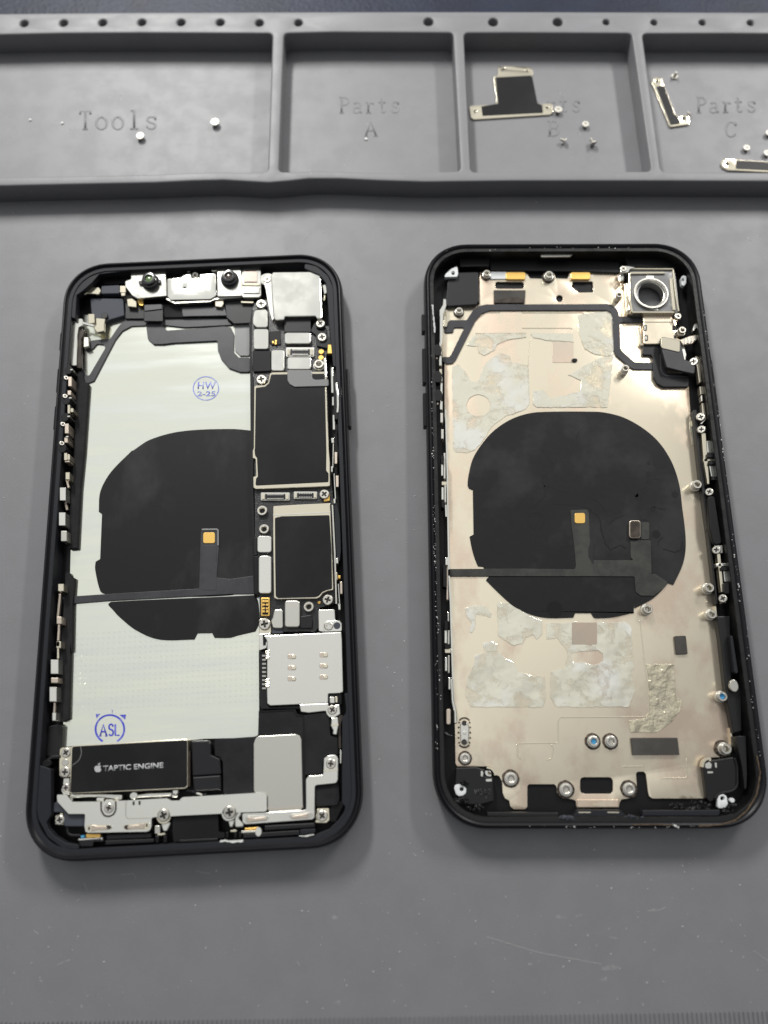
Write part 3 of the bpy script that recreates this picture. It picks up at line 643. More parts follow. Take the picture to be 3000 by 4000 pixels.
poly('top_bar', ['A', (380, 225), (640, 205), (640, 300), (420, 315)], 1, 3.0, m_void, .4, .1)
poly('top_bar', ['A', (930, 195), (1335, 178), (1335, 225), (935, 262)], 1, 3.2, m_void, .3, .1)
# main camera
mc = poly('rear_camera', ['B', (345, 212), (700, 208), (728, 232), (738, 430), (742, 585), (700, 590), (688, 568), (440, 572), (436, 598), (368, 602), (352, 585), (335, 380), (330, 235)], 2.6, 5.6, m_steelw, .35, .22)
poly('camera_flange', ['B', (270, 300), (330, 270), (335, 380), (352, 590), (340, 610), (318, 540), (300, 440), (285, 350)], 3.0, 4.4, m_steel, .3, .12)
lump('camera_lug', 'B', 298, 268, 2.3, 3, 4.3, m_steelw, 1.9, bev=.2)
screw('B', 298, 270, 4.7, 0.95)
poly('camera_flex', RC('B', 434, 575, 650, 700), 3.0, 4.4, m_flexdk, .2, .3)
for a in ((0, 330, 760), (0, 395, 765)): pass
poly('corner_latch', ['B', (745, 320), (775, 305), (783, 380), (760, 395)], 3, 5.0, m_steelw, .2, .15)
poly('corner_latch', ['B', (757, 400), (772, 398), (768, 440), (756, 440)], 3, 4.6, m_steelc, .1, .1)
# logic board
pcb = poly('logic_board', ['B', (180, 470), (300, 430), (330, 560), (420, 620), (440, 700), (690, 700), (700, 640), (800, 650), (815, 800), (780, 880), (775, 1020), (790, 1100), 'C', (800, 0), (835, 430), (845, 1240), (720, 1275), (710, 1440), (690, 1465), (430, 1465), (330, 1480), (240, 1380), (235, 1200), (200, 900), (195, 320), 'B', (190, 1080), (180, 1050), (170, 860)], 1.7, 3.3, m_pcb, .25, .08)
poly('board_skirt', ['B', (150, 540), (185, 500), (190, 1080), 'C', (185, 300), (200, 800), (215, 1180), (190, 1180), (165, 300), 'B', (160, 1080)], 1.0, 3.0, m_void, .2)
def cover(x0, y0, x1, y1, v='B', z=4.3, mt=None, cut=None, code=None):
    o = poly('connector_cover', cut or RC(v, x0, y0, x1, y1), 3.2, z, mt or m_steelw, .75, .18)
    return o
cover(0, 0, 0, 0, cut=['B', (195, 520), (285, 512), (300, 530), (303, 650), (290, 660), (210, 660), (180, 630), (182, 580)])
cover(186, 672, 308, 836); cover(438, 702, 652, 792, z=4.5); cover(330, 842, 438, 1012); cover(460, 900, 654, 1000)
screw('B', 248, 468, 4.7, 1.38); screw('B', 728, 628, 4.9, 1.23); screw('B', 742, 738, 4.6, 1.28); screw('B', 250, 1080, 4.4, 1.38)
poly('screw_plate', ['B', (690, 600), (700, 680), (760, 690), (775, 665), (780, 720), (815, 770), (815, 800), (785, 830), (700, 810), (690, 720), (650, 690)], 3.0, 4.0, m_flexdk, .3, .1)
poly('gold_tab', ['B', (790, 800), (825, 800), (826, 872), (786, 872)], 3.0, 4.3, m_gold, .1, .08)
poly('dark_component', ['B', (315, 690), (405, 690), (410, 800), (335, 805), (315, 780)], 3.2, 3.6, m_void, .2, .1)
for x, y in ((345, 780), (368, 770), (366, 790)): lump('capacitor', 'B', x, y, .28, 3.3, 3.9, m_gold, .35, bev=.04)
conn(('B', (450, 822), (678, 898)), 3.2, 4.2, 14)
for x, y in ((735, 857), (733, 905)): lump('gold_dot', 'B', x, y, .72, 3.2, 3.9, m_gold)
poly('dot_strip', ['B', (718, 830), (758, 825), (762, 920), (712, 925)], 3.2, 3.6, m_void, .2)
standoff('B', 716, 955, 2.6, 1.35, .75)
poly('pad_cover', ['B', (180, 850), (325, 850), (330, 1012), (300, 1015), (190, 1020), (178, 1000)], 3.2, 3.9, m_film, .2, .12)
poly('latch', ['B', (752, 915), (770, 905), (782, 1040), (762, 1048)], 3, 4.4, m_steel, .15, .1)
# shield cans with black film
sh = poly('shield_can', ['B', (192, 1140), (205, 1130), (275, 1128), (305, 1105), (318, 1035), (340, 1024), (765, 1018), (780, 1060), (778, 1140), 'C', (798, 0), (806, 95), (806, 170), (808, 285), (790, 290), (205, 312), (186, 300), (184, 212), (208, 205), (206, 130), (203, 68), (180, 60), (180, 0), 'B', (188, 1640)], 3.2, 4.35, m_steelc, .3, .12)
poly('black_film', ['B', (205, 1150), (280, 1140), (312, 1112), (330, 1042), (765, 1035), (766, 1140), 'C', (778, 5), (776, 160), (795, 185), (795, 255), (210, 283), (203, 272), (208, 225), (222, 210), (215, 60), (200, 40), (195, 0), 'B', (198, 1640)], 4.2, 4.46, m_film, .4, .06, parent=sh)
poly('shield_tab', ['C', (290, 300), (688, 283), (688, 290), (290, 310)], 3.3, 4.2, m_void, .1, parent=sh)
poly('power_flex', ['B', (460, 1005), (660, 1005), (662, 1072), (690, 1085), (795, 1078), (797, 1135), (520, 1142), (480, 1120), (462, 1090)], 4.4, 4.75, m_trans, .5, .1)
conn(('C', (245, 340), (480, 405)), 3.3, 4.1, 15); conn(('C', (512, 332), (702, 392)), 3.3, 4.1, 8)
screw('C', 760, 352, 4.3, 1.26)
poly('gold_tab', ['C', (755, 360), (805, 350), (805, 405), (758, 412)], 3.2, 3.8, m_gold, .1, .08)
sh2 = poly('shield_can', ['C', (345, 450), (560, 436), (808, 424), (813, 520), (835, 1130), (790, 1138), (750, 1155), (725, 1188), (700, 1200), (375, 1205), (352, 1192), (345, 700)], 3.2, 4.6, m_steelc, .35, .14)
poly('black_film', ['C', (360, 545), (410, 532), (802, 522), (818, 800), (824, 1120), (780, 1130), (745, 1145), (715, 1178), (690, 1188), (385, 1195), (366, 1180), (362, 900)], 4.5, 4.72, m_film, .4, .06, parent=sh2)
strip('shield_fold', ['C', (345, 522), (812, 498)], .2, 4.5, 4.68, m_steel, parent=sh2)
standoff('C', 256, 484, 2.0, 1.35, .9); standoff('C', 272, 634, 2.0, 1.3, .9); standoff('C', 634, 1264, 2.0, 1.3, .95)
cover(217, 690, 333, 826, 'C', 4.4); cover(228, 852, 332, 1158, 'C', 4.6); cover(440, 1216, 562, 1430, 'C', 4.8, m_steelt)
cover(0, 0, 0, 0, cut=['C', (355, 1288), (415, 1284), (424, 1300), (426, 1430), (412, 1440), (340, 1438), (332, 1370), (342, 1355)], z=4.2, mt=m_steelt)
poly('flex_lead', ['C', (190, 700), (216, 700), (216, 850), (190, 850)], 2.4, 3.9, m_flexdk, .2, .1)
poly('flex_lead', ['C', (188, 856), (228, 852), (230, 1160), (192, 1168)], 2.4, 4.1, m_film, .2, .2)
poly('flex_lead', ['C', (562, 1345), (655, 1330), (665, 1375), (662, 1440), (560, 1440)], 3.2, 4.0, m_flexdk, .2, .25)
poly('flex_lead', ['C', (335, 1440), (425, 1438), (428, 1478), (335, 1482)], 2.0, 3.6, m_soft, .1, .1)
g = poly('battery_connector', RC('C', 247, 1192, 318, 1340), 3.2, 4.0, m_gold, .2, .1)
poly('socket', RC('C', 258, 1205, 306, 1328), 3.9, 4.12, m_void, .15, parent=g)
for yy in (1250, 1280, 1305, 1222): poly('contact', RC('C', 258, yy - 8, 278 if yy != 1222 else 306, yy + 7), 4.0, 4.3, m_gold, .05, .04, parent=g)
for yy in (1250, 1280, 1305): poly('contact', RC('C', 286, yy - 8, 306, yy + 7), 4.0, 4.3, m_gold, .05, .04, parent=g)
lump('gold_dot', 'C', 718, 1231, .38, 3.2, 3.4, m_gold)
screw('C', 788, 1208, 4.4, 1.30); screw('C', 276, 1405, 4.9, 1.43)
poly('screw_tab', ['C', (232, 1365), (300, 1360), (328, 1400), (330, 1480), (232, 1490)], 3.0, 4.1, m_steelc, .3, .1)
# right rail
for pts_, mm in (((25, 68, 42, 70, 48, 272, 28, 270), m_steelw), ((34, 300, 52, 300, 52, 370, 34, 370), m_steelw), ((38, 442, 55, 442, 58, 560, 40, 560), m_steelw), ((26, 625, 48, 622, 50, 665, 30, 665), m_steelw), ((40, 670, 48, 670, 44, 860, 36, 860), m_steelt),
                 ((52, 735, 74, 735, 74, 828, 54, 828), m_copper), ((26, 845, 40, 845, 40, 895, 26, 890), m_steelw), ((62, 920, 84, 920, 86, 1010, 64, 1010), m_copper), ((46, 905, 54, 905, 66, 1105, 56, 1105), m_steelw), ((44, 1100, 62, 1100, 62, 1140, 46, 1140), m_steelw),
                 ((62, 1568, 82, 1566, 84, 1610, 66, 1612), m_steelw), ((64, 1680, 76, 1680, 78, 1740, 66, 1740), m_steelc), ((80, 1705, 100, 1705, 100, 1730, 82, 1730), m_gold), ((95, 1755, 114, 1752, 116, 1850, 98, 1850), m_copper), ((80, 1770, 88, 1770, 98, 1940, 90, 1940), m_steelw), ((80, 1925, 100, 1925, 102, 1975, 84, 1975), m_steelw)):
    poly('rail_clip', ['R'] + [(pts_[i], pts_[i + 1]) for i in range(0, 8, 2)], 3.0, 5.9, mm, .15, .12)
poly('button_recess', ['R', (44, 120), (60, 118), (74, 160), (84, 430), (80, 475), (60, 480), (48, 400)], 3, 6.42, m_void, .4)
strip('button_spring', ['R', (66, 190), (70, 240), (78, 280), (80, 380), (76, 425)], .55, 6.2, 6.6, m_steelw, .4, .1)
poly('milled_pocket', ['R', (50, 1150), (70, 1130), (98, 1260), (105, 1500), (95, 1600), (70, 1570), (60, 1400)], 3, 5.6, m_ledge, .8, .2)
strip('board_edge', ['C', (826, 440), (845, 820), (858, 1240)], .35, 3, 4.4, m_steelt)
# SIM tray
sim = poly('sim_reader', ['F', (505, 20), (500, 0), 'C', (270, 1500), (900, 1470), 'F', (1112, 0), (1122, 420), (1090, 432), (1000, 435), (998, 512), (760, 522), (530, 532), (505, 515), (502, 400)], 2.2, 4.6, m_steel, .25, .14)
for y in (135, 225, 314): 
    for x, dy in ((706, 0), (964, -14)):
        o = poly('contact_slot', RC('F', x - 36, y + dy - 20, x + 34, y + dy + 20), 4.5, 4.66, m_copper, 1.2, .05, parent=sim)
        poly('spring_finger', RC('F', x - 4, y + dy - 15, x + 30, y + dy + 14), 4.6, 4.78, m_steelc, .3, .06, parent=sim)
poly('reader_tab', ['C', (232, 1485), (328, 1482), (330, 1545), (290, 1545), (300, 1560), (290, 1600), (232, 1620)], 2.0, 4.3, m_steel, .2, .1, parent=None)
poly('reader_notch', ['C', (262, 1490), (298, 1488), (318, 1500), (316, 1540), (288, 1545), (285, 1575), (265, 1580)], 4.2, 4.5, m_void, .1)
poly('screw_ear', ['C', (712, 1290), (845, 1285), (850, 1375), (885, 1378), (905, 1400), (905, 1462), (755, 1470), (715, 1462)], 2.4, 4.2, m_steel, .4, .12)
poly('screw_ear', ['C', (755, 1470), (757, 1400), (785, 1378), (870, 1375), (903, 1400), (905, 1465)], 3.4, 4.6, m_steel, .5, .12)
screw('C', 796, 1420, 4.85, 1.09)
lump('ear_hole', 'C', 863, 1418, .85, 4.5, 4.66, m_soft)
poly('reader_side', ['F', (440, 90), (500, 85), (502, 520), (530, 545), (765, 530), (770, 560), (460, 560), (440, 525)], 1.8, 3.2, m_inner, .3, .12)
bm = bmesh.new()
for k in range(9):
    y = 120 + k * 33; P_ = pts_of(RC('F', 465, y, 495, y + 14), 3.5); add_prism(bm, P_, 3.0, 3.5)
obj('pin_row', bm, m_comp, ROOT)
for y0 in (88, 318):
    for k in range(4):
        strip('reader_spring', ['F', (494, y0 + 8 + k * 18), (524, y0 + k * 18 + 2)], .5, 3.8, 4.8, m_steelc, 0, .1)
poly('eject_pocket', RC('F', 1000, 432, 1108, 520), 2, 4.2, m_void, .2)
poly('eject_lever', RC('F', 1012, 460, 1052, 512), 3, 4.7, m_steel, .2, .1); poly('eject_lever', RC('F', 1056, 458, 1076, 508), 3, 4.7, m_steelc, .2, .1)
poly('eject_bracket', ['F', (765, 522), (1000, 512), (1005, 540), (1090, 522), (1098, 600), (1040, 635), (1005, 625), (985, 600), (980, 575), (840, 590), (778, 582)], 3.2, 4.7, m_steel, .3, .14)
screw('F', 1033, 565, 5.0, 1.12)
poly('antenna_clip', ['F', (1025, 630), (1080, 625), (1085, 690), (1075, 735), (1070, 770), (1035, 765), (1040, 735), (1022, 700)], 3.4, 4.9, m_steelw, .3, .2)
strip('clip_band', ['F', (1025, 690), (1082, 686)], .4, 4.8, 5.05, m_steelc)
poly('copper_edge', ['F', (1085, 610), (1125, 610), (1115, 640), (1102, 680), (1105, 880), (1085, 880), (1082, 700)], 3, 4.4, m_brown, .2, .1)
poly('edge_clip', ['F', (1095, 880), (1108, 900), (1105, 1000), (1095, 1000)], 3, 4.6, m_steelw, .1, .1)
# loudspeaker body and its covers
spk = poly('loudspeaker_box', ['F', (78, 805), (400, 783), (430, 772), (436, 570), (455, 575), (735, 560), (745, 600), (800, 610), (975, 582), (1010, 640), (1018, 780), (1078, 785), (1085, 925), (960, 990), (955, 1085), (810, 1095), (810, 1385), (510, 1385), (400, 1240), (150, 1250), (145, 990), (120, 950), (80, 935)], 1.4, 4.3, m_foam, .5, .2)
strip('box_seam', ['F', (440, 580), (720, 566), (745, 612), (800, 612), (812, 1370)], .3, 4.2, 4.42, m_void, .4, parent=spk)
poly('side_film', ['F', (822, 612), (972, 598), (1005, 645), (1015, 785), (1072, 790), (1080, 915), (975, 950), (955, 1000), (950, 1078), (830, 1082)], 4.2, 4.4, m_foam, .5, .05, parent=spk)
poly('speaker_plate', ['F', (395, 840), (410, 795), (440, 778), (735, 762), (770, 775), (783, 810), (796, 1375), (510, 1398), (506, 1250), (396, 1240)], 4.2, 4.75, m_steelt, .9, .12, parent=spk)
strip('plate_fold', ['F', (505, 1362), (530, 1370), (796, 1352)], .22, 4.7, 4.85, m_copper, parent=spk)
poly('corner_box', ['F', (890, 1175), (1085, 1160), (1092, 1290), (1075, 1340), (900, 1352)], 1.4, 4.2, m_foam, .3, .2)
poly('corner_void', ['F', (1030, 1340), (1100, 1300), (1125, 1330), (1090, 1400), (1060, 1470), (1015, 1470), (1015, 1370)], 1.4, 3.6, m_void, .3)
ab = poly('antenna_bracket', ['F', (300, 1400), (500, 1396), (520, 1396), (820, 1378), (818, 1130), (840, 1100), (960, 1092), (965, 960), (1000, 935), (1060, 930), (1080, 960), (1078, 1130), (1065, 1160), (892, 1178), (890, 1440), (870, 1455), (330, 1495), (305, 1480)], 4.2, 5.1, m_steel, .6, .12)
strip('bend_line', ['F', (962, 1058), (1078, 1050)], .3, 5.0, 5.2, m_steelc, parent=ab)
for pl, fl in (([(325, 1440), (350, 1425), (510, 1425), (522, 1440), (500, 1465), (330, 1480)], [(345, 1432), (400, 1442), (470, 1435), (500, 1440), (495, 1462), (400, 1468), (345, 1482)]), ([(680, 1425), (700, 1412), (860, 1395), (880, 1410), (870, 1440), (700, 1455)], [(705, 1425), (800, 1412), (835, 1398), (835, 1445), (790, 1442), (710, 1450)])):
    s_ = poly('contact_slot', ['F'] + pl, 5.0, 5.16, m_steelt, .8, .03, parent=ab)
    poly('spring_finger', ['F'] + fl, 5.1, 5.32, m_copper, .3, .08, parent=ab)
screw('F', 1021, 1002, 5.4, 1.15)
lump('corner_ear', 'F', 952, 1425, 1.5, 3, 4.4, m_steelc)
poly('corner_ear', ['F', (905, 1365), (1008, 1362), (1012, 1460), (985, 1485), (895, 1482), (893, 1465), (910, 1455)], 3, 4.5, m_steelc, .3, .15)
screw('F', 950, 1424, 4.9, 1.26)
# haptic module
te = poly('haptic_engine', ['E', (362, 870), (385, 855), (1285, 802), (1314, 806), (1314, 1190), (1290, 1206), (362, 1248), (358, 1240)], 1.8, 5.3, m_steelc, .25, .12)
poly('black_label', ['E', (376, 872), (390, 862), (1280, 812), (1308, 816), (1308, 1180), (1290, 1196), (375, 1240), (362, 1230)], 5.2, 5.4, m_film, .3, .05, parent=te)
poly('rust_edge', ['E', (1314, 900), (1332, 900), (1330, 1185), (1314, 1190)], 2, 4.6, m_brown, .1, parent=te)
strip('label_crease', ['E', (445, 858), (455, 920), (430, 980), (375, 1015)], .12, 5.38, 5.45, m_trans, .8, parent=te)
# lettering of the module: emblem and words
emb = [(600, 140), (612, 135), (632, 131), (646, 141), (637, 154), (635, 168), (649, 184), (641, 205), (626, 219), (608, 216), (592, 222), (575, 213), (563, 192), (560, 166), (568, 147), (585, 137)]
poly('fruit_emblem', ['M'] + emb, 5.38, 5.46, m_print, .3, parent=te, spl=True)
poly('emblem_leaf', ['M', (604, 131), (610, 112), (626, 98), (634, 97), (632, 114), (618, 128)], 5.38, 5.46, m_print, .3, parent=te)
def text(name, v, s, p0, p1, caph, z, mt, parent, bold=.0, thick=.06, sp=1.0):
    cu = bpy.data.curves.new(name, 'FONT'); cu.body = s; cu.size = 1; cu.offset = bold; cu.space_character = sp; cu.extrude = 0; cu.resolution_u = 3
    to = bpy.data.objects.new(name, cu); col.objects.link(to); bpy.context.view_layer.update()
    me = bpy.data.meshes.new_from_object(to); bpy.data.objects.remove(to)
    xs = [q.co.x for q in me.vertices]; ys = [q.co.y for q in me.vertices]; x0, x1, y0, y1 = min(xs), max(xs), min(ys), max(ys)
    a, b = Vector(FR.loc(at(v, *p0, z))), Vector(FR.loc(at(v, *p1, z))); up = Vector(FR.loc(at(v, p0[0], p0[1] - caph, z))) - a
    d = b - a; perp = Vector((-d.y, d.x)).normalized() * up.length
    bm = bmesh.new(); bm.from_mesh(me); bpy.data.meshes.remove(me)
    for q in bm.verts:
        u, t_ = (q.co.x - x0) / (x1 - x0), (q.co.y - y0) / (y1 - y0); P_ = a + d * u + perp * t_
        q.co = Vector((P_.x * S, P_.y * S, z * S))
    ex = bmesh.ops.extrude_face_region(bm, geom=bm.faces[:]); bmesh.ops.translate(bm, vec=(0, 0, -thick * S), verts=[g_ for g_ in ex['geom'] if isinstance(g_, bmesh.types.BMVert)])
    return obj(name, bm, mt, parent)
text('lettering', 'M', 'TAPTIC ENGINE', (668, 212), (1452, 166), 74, 5.46, m_print, te, bold=.03, sp=1.0)
poly('module_ear', ['E', (275, 885), (290, 872), (370, 866), (372, 905), (365, 1110), (300, 1118), (272, 1100), (270, 1000)], 2.6, 4.5, m_steelc, .5, .14)
screw('E', 325, 912, 4.85, 1.12); screw('E', 318, 1070, 4.85, 1.18); lump('ear_hole', 'E', 319, 992, .8, 4.4, 4.62, m_steelt)
poly('module_ear', ['E', (305, 1118), (355, 1116), (358, 1250), (300, 1250), (285, 1215), (300, 1180)], 2.4, 3.7, m_steelw, .3, .14)
screw('E', 325, 1198, 4.0, 0.93)
poly('flex_loop', ['E', (1340, 815), (1480, 812), (1500, 840), (1502, 930), (1575, 960), (1585, 1090), (1350, 1105), (1345, 950)], 2, 4.6, m_flexdk, .4, .35)
poly('flex_loop', ['E', (1350, 1108), (1582, 1092), (1586, 1215), (1362, 1228)], 2, 4.3, m_flexdk, .4, .4)
strip('wire', ['E', (1300, 1215), (1350, 1225), (1400, 1252), (1465, 1245)], .5, 3.0, 3.6, m_flexdk, .8, .15)
strip('wire', ['E', (1380, 1240), (1430, 1256)], .45, 3.4, 3.9, m_steelt, 0, .12)
# gap hardware between module and bottom bracket
poly('lever_arm', ['M', (205, 512), (505, 505), (740, 505), (920, 512), (918, 575), (850, 575), (700, 552), (580, 540), (420, 545), (240, 560)], 1.6, 3.4, m_steel, .3, .15)
poly('lever_tab', RC('M', 580, 548, 685, 598), 2.6, 4.2, m_steelw, .4, .2)
poly('lever_tab', ['M', (700, 572), (870, 575), (875, 598), (705, 602)], 3.6, 4.7, m_steelc, .2, .1)
lump('lever_tab', 'M', 1068, 525, .9, 2, 4.0, m_steelw, .8)
poly('lever_arm', ['M', (1090, 515), (1250, 490), (1560, 478), (1565, 530), (1400, 540), (1255, 545), (1090, 555)], 1.8, 3.8, m_steel, .3, .2)
poly('lever_tab', RC('M', 1568, 445, 1645, 510), 3, 4.8, m_steelw, .4, .2); poly('lever_tab', RC('M', 1560, 515, 1640, 550), 3, 4.3, m_steelw, .3, .2)
bm = bmesh.new()
for k, x in enumerate((490, 600, 660, 740, 1290, 1350, 1410, 1470, 1540)):
    add_prism(bm, pts_of(RC('M', x, 486 - (x - 490) * .036, x + 36, 498 - (x - 490) * .036), 4.9), 4, 4.9)
obj('weld_marks', bm, m_brown, te)
# bottom bracket
bb = poly('bottom_bracket', ['M', (75, 520), (85, 512), (200, 512), (270, 605), (640, 600), (960, 588), (1500, 558), (1560, 590), (1700, 585), 'N', (0, 345), (40, 315), (900, 265), (935, 275), (945, 300), (946, 470), (670, 480), (480, 492), (460, 492), (0, 515), 'M', (1660, 785), (1300, 805), (1298, 920), (1280, 970), (1240, 990), (480, 1005), (445, 990), (432, 920), (440, 770), (425, 760), (225, 760), (80, 600)], 3.6, 5.4, m_steelc if False else m_steelw, .5, .14)
strip('embossed_line', ['M', (968, 590), (962, 780), (985, 822), (1290, 815)], .22, 5.35, 5.48, m_steelt, .8, parent=bb)
o = strip('screw_recess', ['M', (645, 602), (648, 720), (690, 785), (745, 795), (800, 775), (838, 710), (835, 598)], .35, 5.35, 5.46, m_brown, .9, parent=bb)
lump('recess_floor', 'M', 745, 690, 1.9, 5.3, 5.44, m_steelw, parent=bb)
screw('M', 745, 685, 5.7, 1.08)
for pl, fl, dots in (([(455, 925), (480, 900), (770, 905), (792, 935), (770, 968), (500, 990), (460, 975)], [(520, 900), (600, 920), (700, 918), (725, 930), (722, 960), (690, 968), (600, 965), (520, 992)], (490, 948)), ([(932, 930), (955, 905), (1250, 870), (1282, 905), (1265, 960), (960, 968), (935, 950)], [(985, 918), (1040, 908), (1130, 905), (1205, 875), (1207, 958), (1130, 950), (1040, 960), (988, 960)], (1238, 908))):
    s_ = poly('contact_slot', ['M'] + pl, 5.3, 5.46, m_steelc, .9, .03, parent=bb)
    poly('slot_gap', ['M'] + ([(700, 912), (770, 908), (785, 935), (765, 960), (700, 962)] if dots[0] < 900 else [(940, 930), (960, 908), (1020, 905), (1020, 965), (960, 962)]), 5.35, 5.49, m_dkhole, .6, parent=bb)
    poly('spring_finger', ['M'] + fl, 5.4, 5.62, m_copper, .3, .08, parent=bb)
    for dx in (-6, 6): lump('weld_dot', 'M', dots[0], dots[1] + dx * 1.6, .2, 5.4, 5.5, m_dkhole, parent=bb, bev=0)
for x, y in ((1068, 612), (1068, 634), (1145, 607), (1145, 630)): lump('weld_dot', 'M', x, y, .26, 5.3, 5.43, m_brown, parent=bb, bev=0)
screw('M', 1452, 780, 5.9, 1.40, tilt=.06)
lump('screw_seat', 'M', 1458, 795, 1.65, 4.6, 5.3, m_steelc, bev=.15)
poly('ground_foot', ['M', (1415, 860), (1545, 870), (1540, 905), (1500, 985), (1455, 990), (1440, 960)], 3.6, 5.0, m_steelw, .4, .2)
poly('ground_foot', RC('M', 1340, 912, 1412, 1020), 2.6, 4.0, m_steelt, .2, .1)
poly('ground_foot', ['M', (1380, 1020), (1470, 1005), (1485, 1030), (1420, 1042), (1370, 1040)], 2.8, 4.2, m_steelc, .2, .1)
poly('rubber_block', ['M', (22, 640), (40, 615), (75, 600), (225, 762), (430, 765), (440, 925), (180, 925), (160, 900), (160, 742), (25, 742)], 2.6, 4.5, m_soft, .3, .2)
poly('corner_ear', ['M', (48, 780), (100, 770), (120, 748), (150, 750), (152, 780), (165, 790), (160, 905), (120, 912), (48, 902)], 2.6, 4.2, m_steelc, .3, .15)
screw('M', 108, 840, 4.55, 1.08)
strip('corner_cable', ['M', (205, 925), (210, 1010), (250, 1040), (380, 1042)], .55, 3.4, 4.0, m_inner, 1, .15)
poly('blue_stub', RC('M', 380, 1040, 430, 1072), 3, 4.0, m_blue, .2, .1)
poly('gold_grille', RC('M', 450, 1020, 640, 1066), 3, 4.4, m_gold, .3, .1)
poly('bright_bar', ['M', (350, 1085), (630, 1072), (632, 1085), (352, 1105)], 3, 5.0, m_steel, .1, .08)
poly('bright_bar', RC('M', 634, 1065, 664, 1120), 3, 5.0, m_steelw, .3, .12)
poly('dark_housing', ['M', (355, 1105), (640, 1090), (690, 1120), (545, 1125), (540, 1180), (380, 1180)], 3, 5.2, m_flexdk, .2, .12)
poly('grille_bar', ['M', (712, 1030), (1290, 1010), (1300, 1075), (712, 1098)], 2, 4.6, m_inner, .3, .3)
poly('grille_bar', ['M', (700, 1105), (1330, 1085), (1330, 1130), (700, 1160)], 2, 5.0, m_flexdk, .2, .12)
# port block in the middle
poly('port_block', ['E', (1190, 1440), (1400, 1425), 'N', (0, 520), (420, 490), (425, 690), (492, 705), (492, 755), (0, 790), 'E', (1200, 1640), (1190, 1560)], 2, 4.5, m_film, .3, .15)
strip('port_seam', ['N', (0, 790), (415, 770)], .5, 4.6, 5.2, m_inner, 0, .1)
text('stamped_digits', 'N', '0728', (140, 560), (208, 556), 24, 4.53, m_void, ROOT, thick=.03)
for x in (500, 590, 640): poly('dark_stud', RC('N', x, 690, x + 34, 765), 3, 4.9, m_void, .3, .2)
for x in (1345, 1450): poly('dark_stud', RC('M', x, 1045, x + 50, 1140), 3, 4.9, m_void, .3, .2)
screw('N', 541, 480, 6.0, 1.44, tilt=.06)
lump('screw_seat', 'N', 538, 490, 1.75, 4.6, 5.4, m_steelw, bev=.2)
poly('ground_foot', ['N', (520, 555), (595, 560), (590, 600), (575, 640), (545, 638), (535, 600)], 3.6, 5.0, m_steelw, .3, .2)
poly('ground_foot', ['N', (595, 520), (640, 468), (668, 468), (672, 510), (640, 545), (700, 610), (690, 640), (600, 645)], 3.0, 4.8, m_steelw, .5, .3)
poly('ground_foot', ['N', (548, 675), (600, 662), (632, 680), (600, 692), (552, 690)], 3, 4.3, m_steelc, .2, .1)
poly('gold_grille', ['N', (705, 650), (870, 635), (870, 662), (708, 668)], 3, 4.6, m_gold, .3, .1)
poly('bright_bar', ['N', (672, 680), (880, 670), (880, 695), (672, 705)], 3, 4.9, m_steelt, .1, .08)
lump('bright_bar', 'N', 855, 690, .75, 3, 5.2, m_steelw, 1.0)
poly('grille_bar', ['N', (920, 620), (1465, 590), (1470, 645), (920, 680)], 2, 4.6, m_inner, .3, .25)
poly('grille_bar', ['N', (690, 712), (1300, 672), (1300, 722), (690, 760)], 2, 5.0, m_flexdk, .2, .12)
poly('grille_bar', ['N', (1305, 665), (1470, 655), (1470, 702), (1305, 722)], 2, 5.2, m_ledge, .2, .12)
def ragged(name, spec, wd, z, mt, parent=None, h=.15, seed=1):
    rd = random.Random(seed); P = pts_of(spec, z); Q = []
    for a, b in zip(P, P[1:]):
        n = max(2, int((Vector(b) - Vector(a)).length / .5))
        for k in range(n): Q.append((a[0] + (b[0] - a[0]) * k / n, a[1] + (b[1] - a[1]) * k / n))
    Q.append(P[-1])
    L, Rr = [], []
    for k, (x, y) in enumerate(Q):
        d = Vector(Q[min(k + 1, len(Q) - 1)]) - Vector(Q[max(k - 1, 0)]); nn = Vector((-d.y, d.x)).normalized()
        u1, u2 = wd * rd.uniform(.15, .65), wd * rd.uniform(.15, .65)
        L.append((x + nn.x * u1, y + nn.y * u1)); Rr.append((x - nn.x * u2, y - nn.y * u2))
    bm = bmesh.new(); q_ = None
    for a, b in zip(list(zip(L, Rr)), list(zip(L, Rr))[1:]): add_prism(bm, [a[0], b[0], b[1], a[1]], z - h, z)
    return obj(name, bm, mt, parent or ROOT)
ragged('glue_smear', ['N', (440, 790), (520, 785), (570, 800), (690, 785)], .5, 6.5, m_bit, seed=3)
ragged('glue_smear', ['N', (1295, 735), (1380, 735), (1458, 718)], .3, 6.5, m_bit, seed=4)
# stamps on the metal floor
def ring_mark(name, v, cx, cy, rx, ry, wd, z, mt, a0=0, a1=360):
    P = [FR.loc(at(v, cx + rx * math.cos(math.radians(a0 + (a1 - a0) * k / 40)), cy + ry * math.sin(math.radians(a0 + (a1 - a0) * k / 40)), z)) for k in range(41)]
    bm = bmesh.new(); add_prism(bm, stroke_outline(P, wd), z - .1, z); return obj(name, bm, mt, ROOT)
ZI = PZ + .07
ring_mark('stamp_ring', 'A', 1253, 1155, 103, 95, .24, ZI, m_inkp, 0, 358)
text('stamp_letters', 'A', 'HW', (1185, 1160), (1330, 1160), 58, ZI, m_inkp, ROOT, thick=.1, bold=.012, sp=1.1)
text('stamp_letters', 'A', '2-25', (1183, 1218), (1328, 1218), 40, ZI, m_inkp, ROOT, thick=.1, bold=.012)
ring_mark('stamp_ring', 'E', 682, 722, 116, 114, .42, ZI, m_ink, 120, 420)
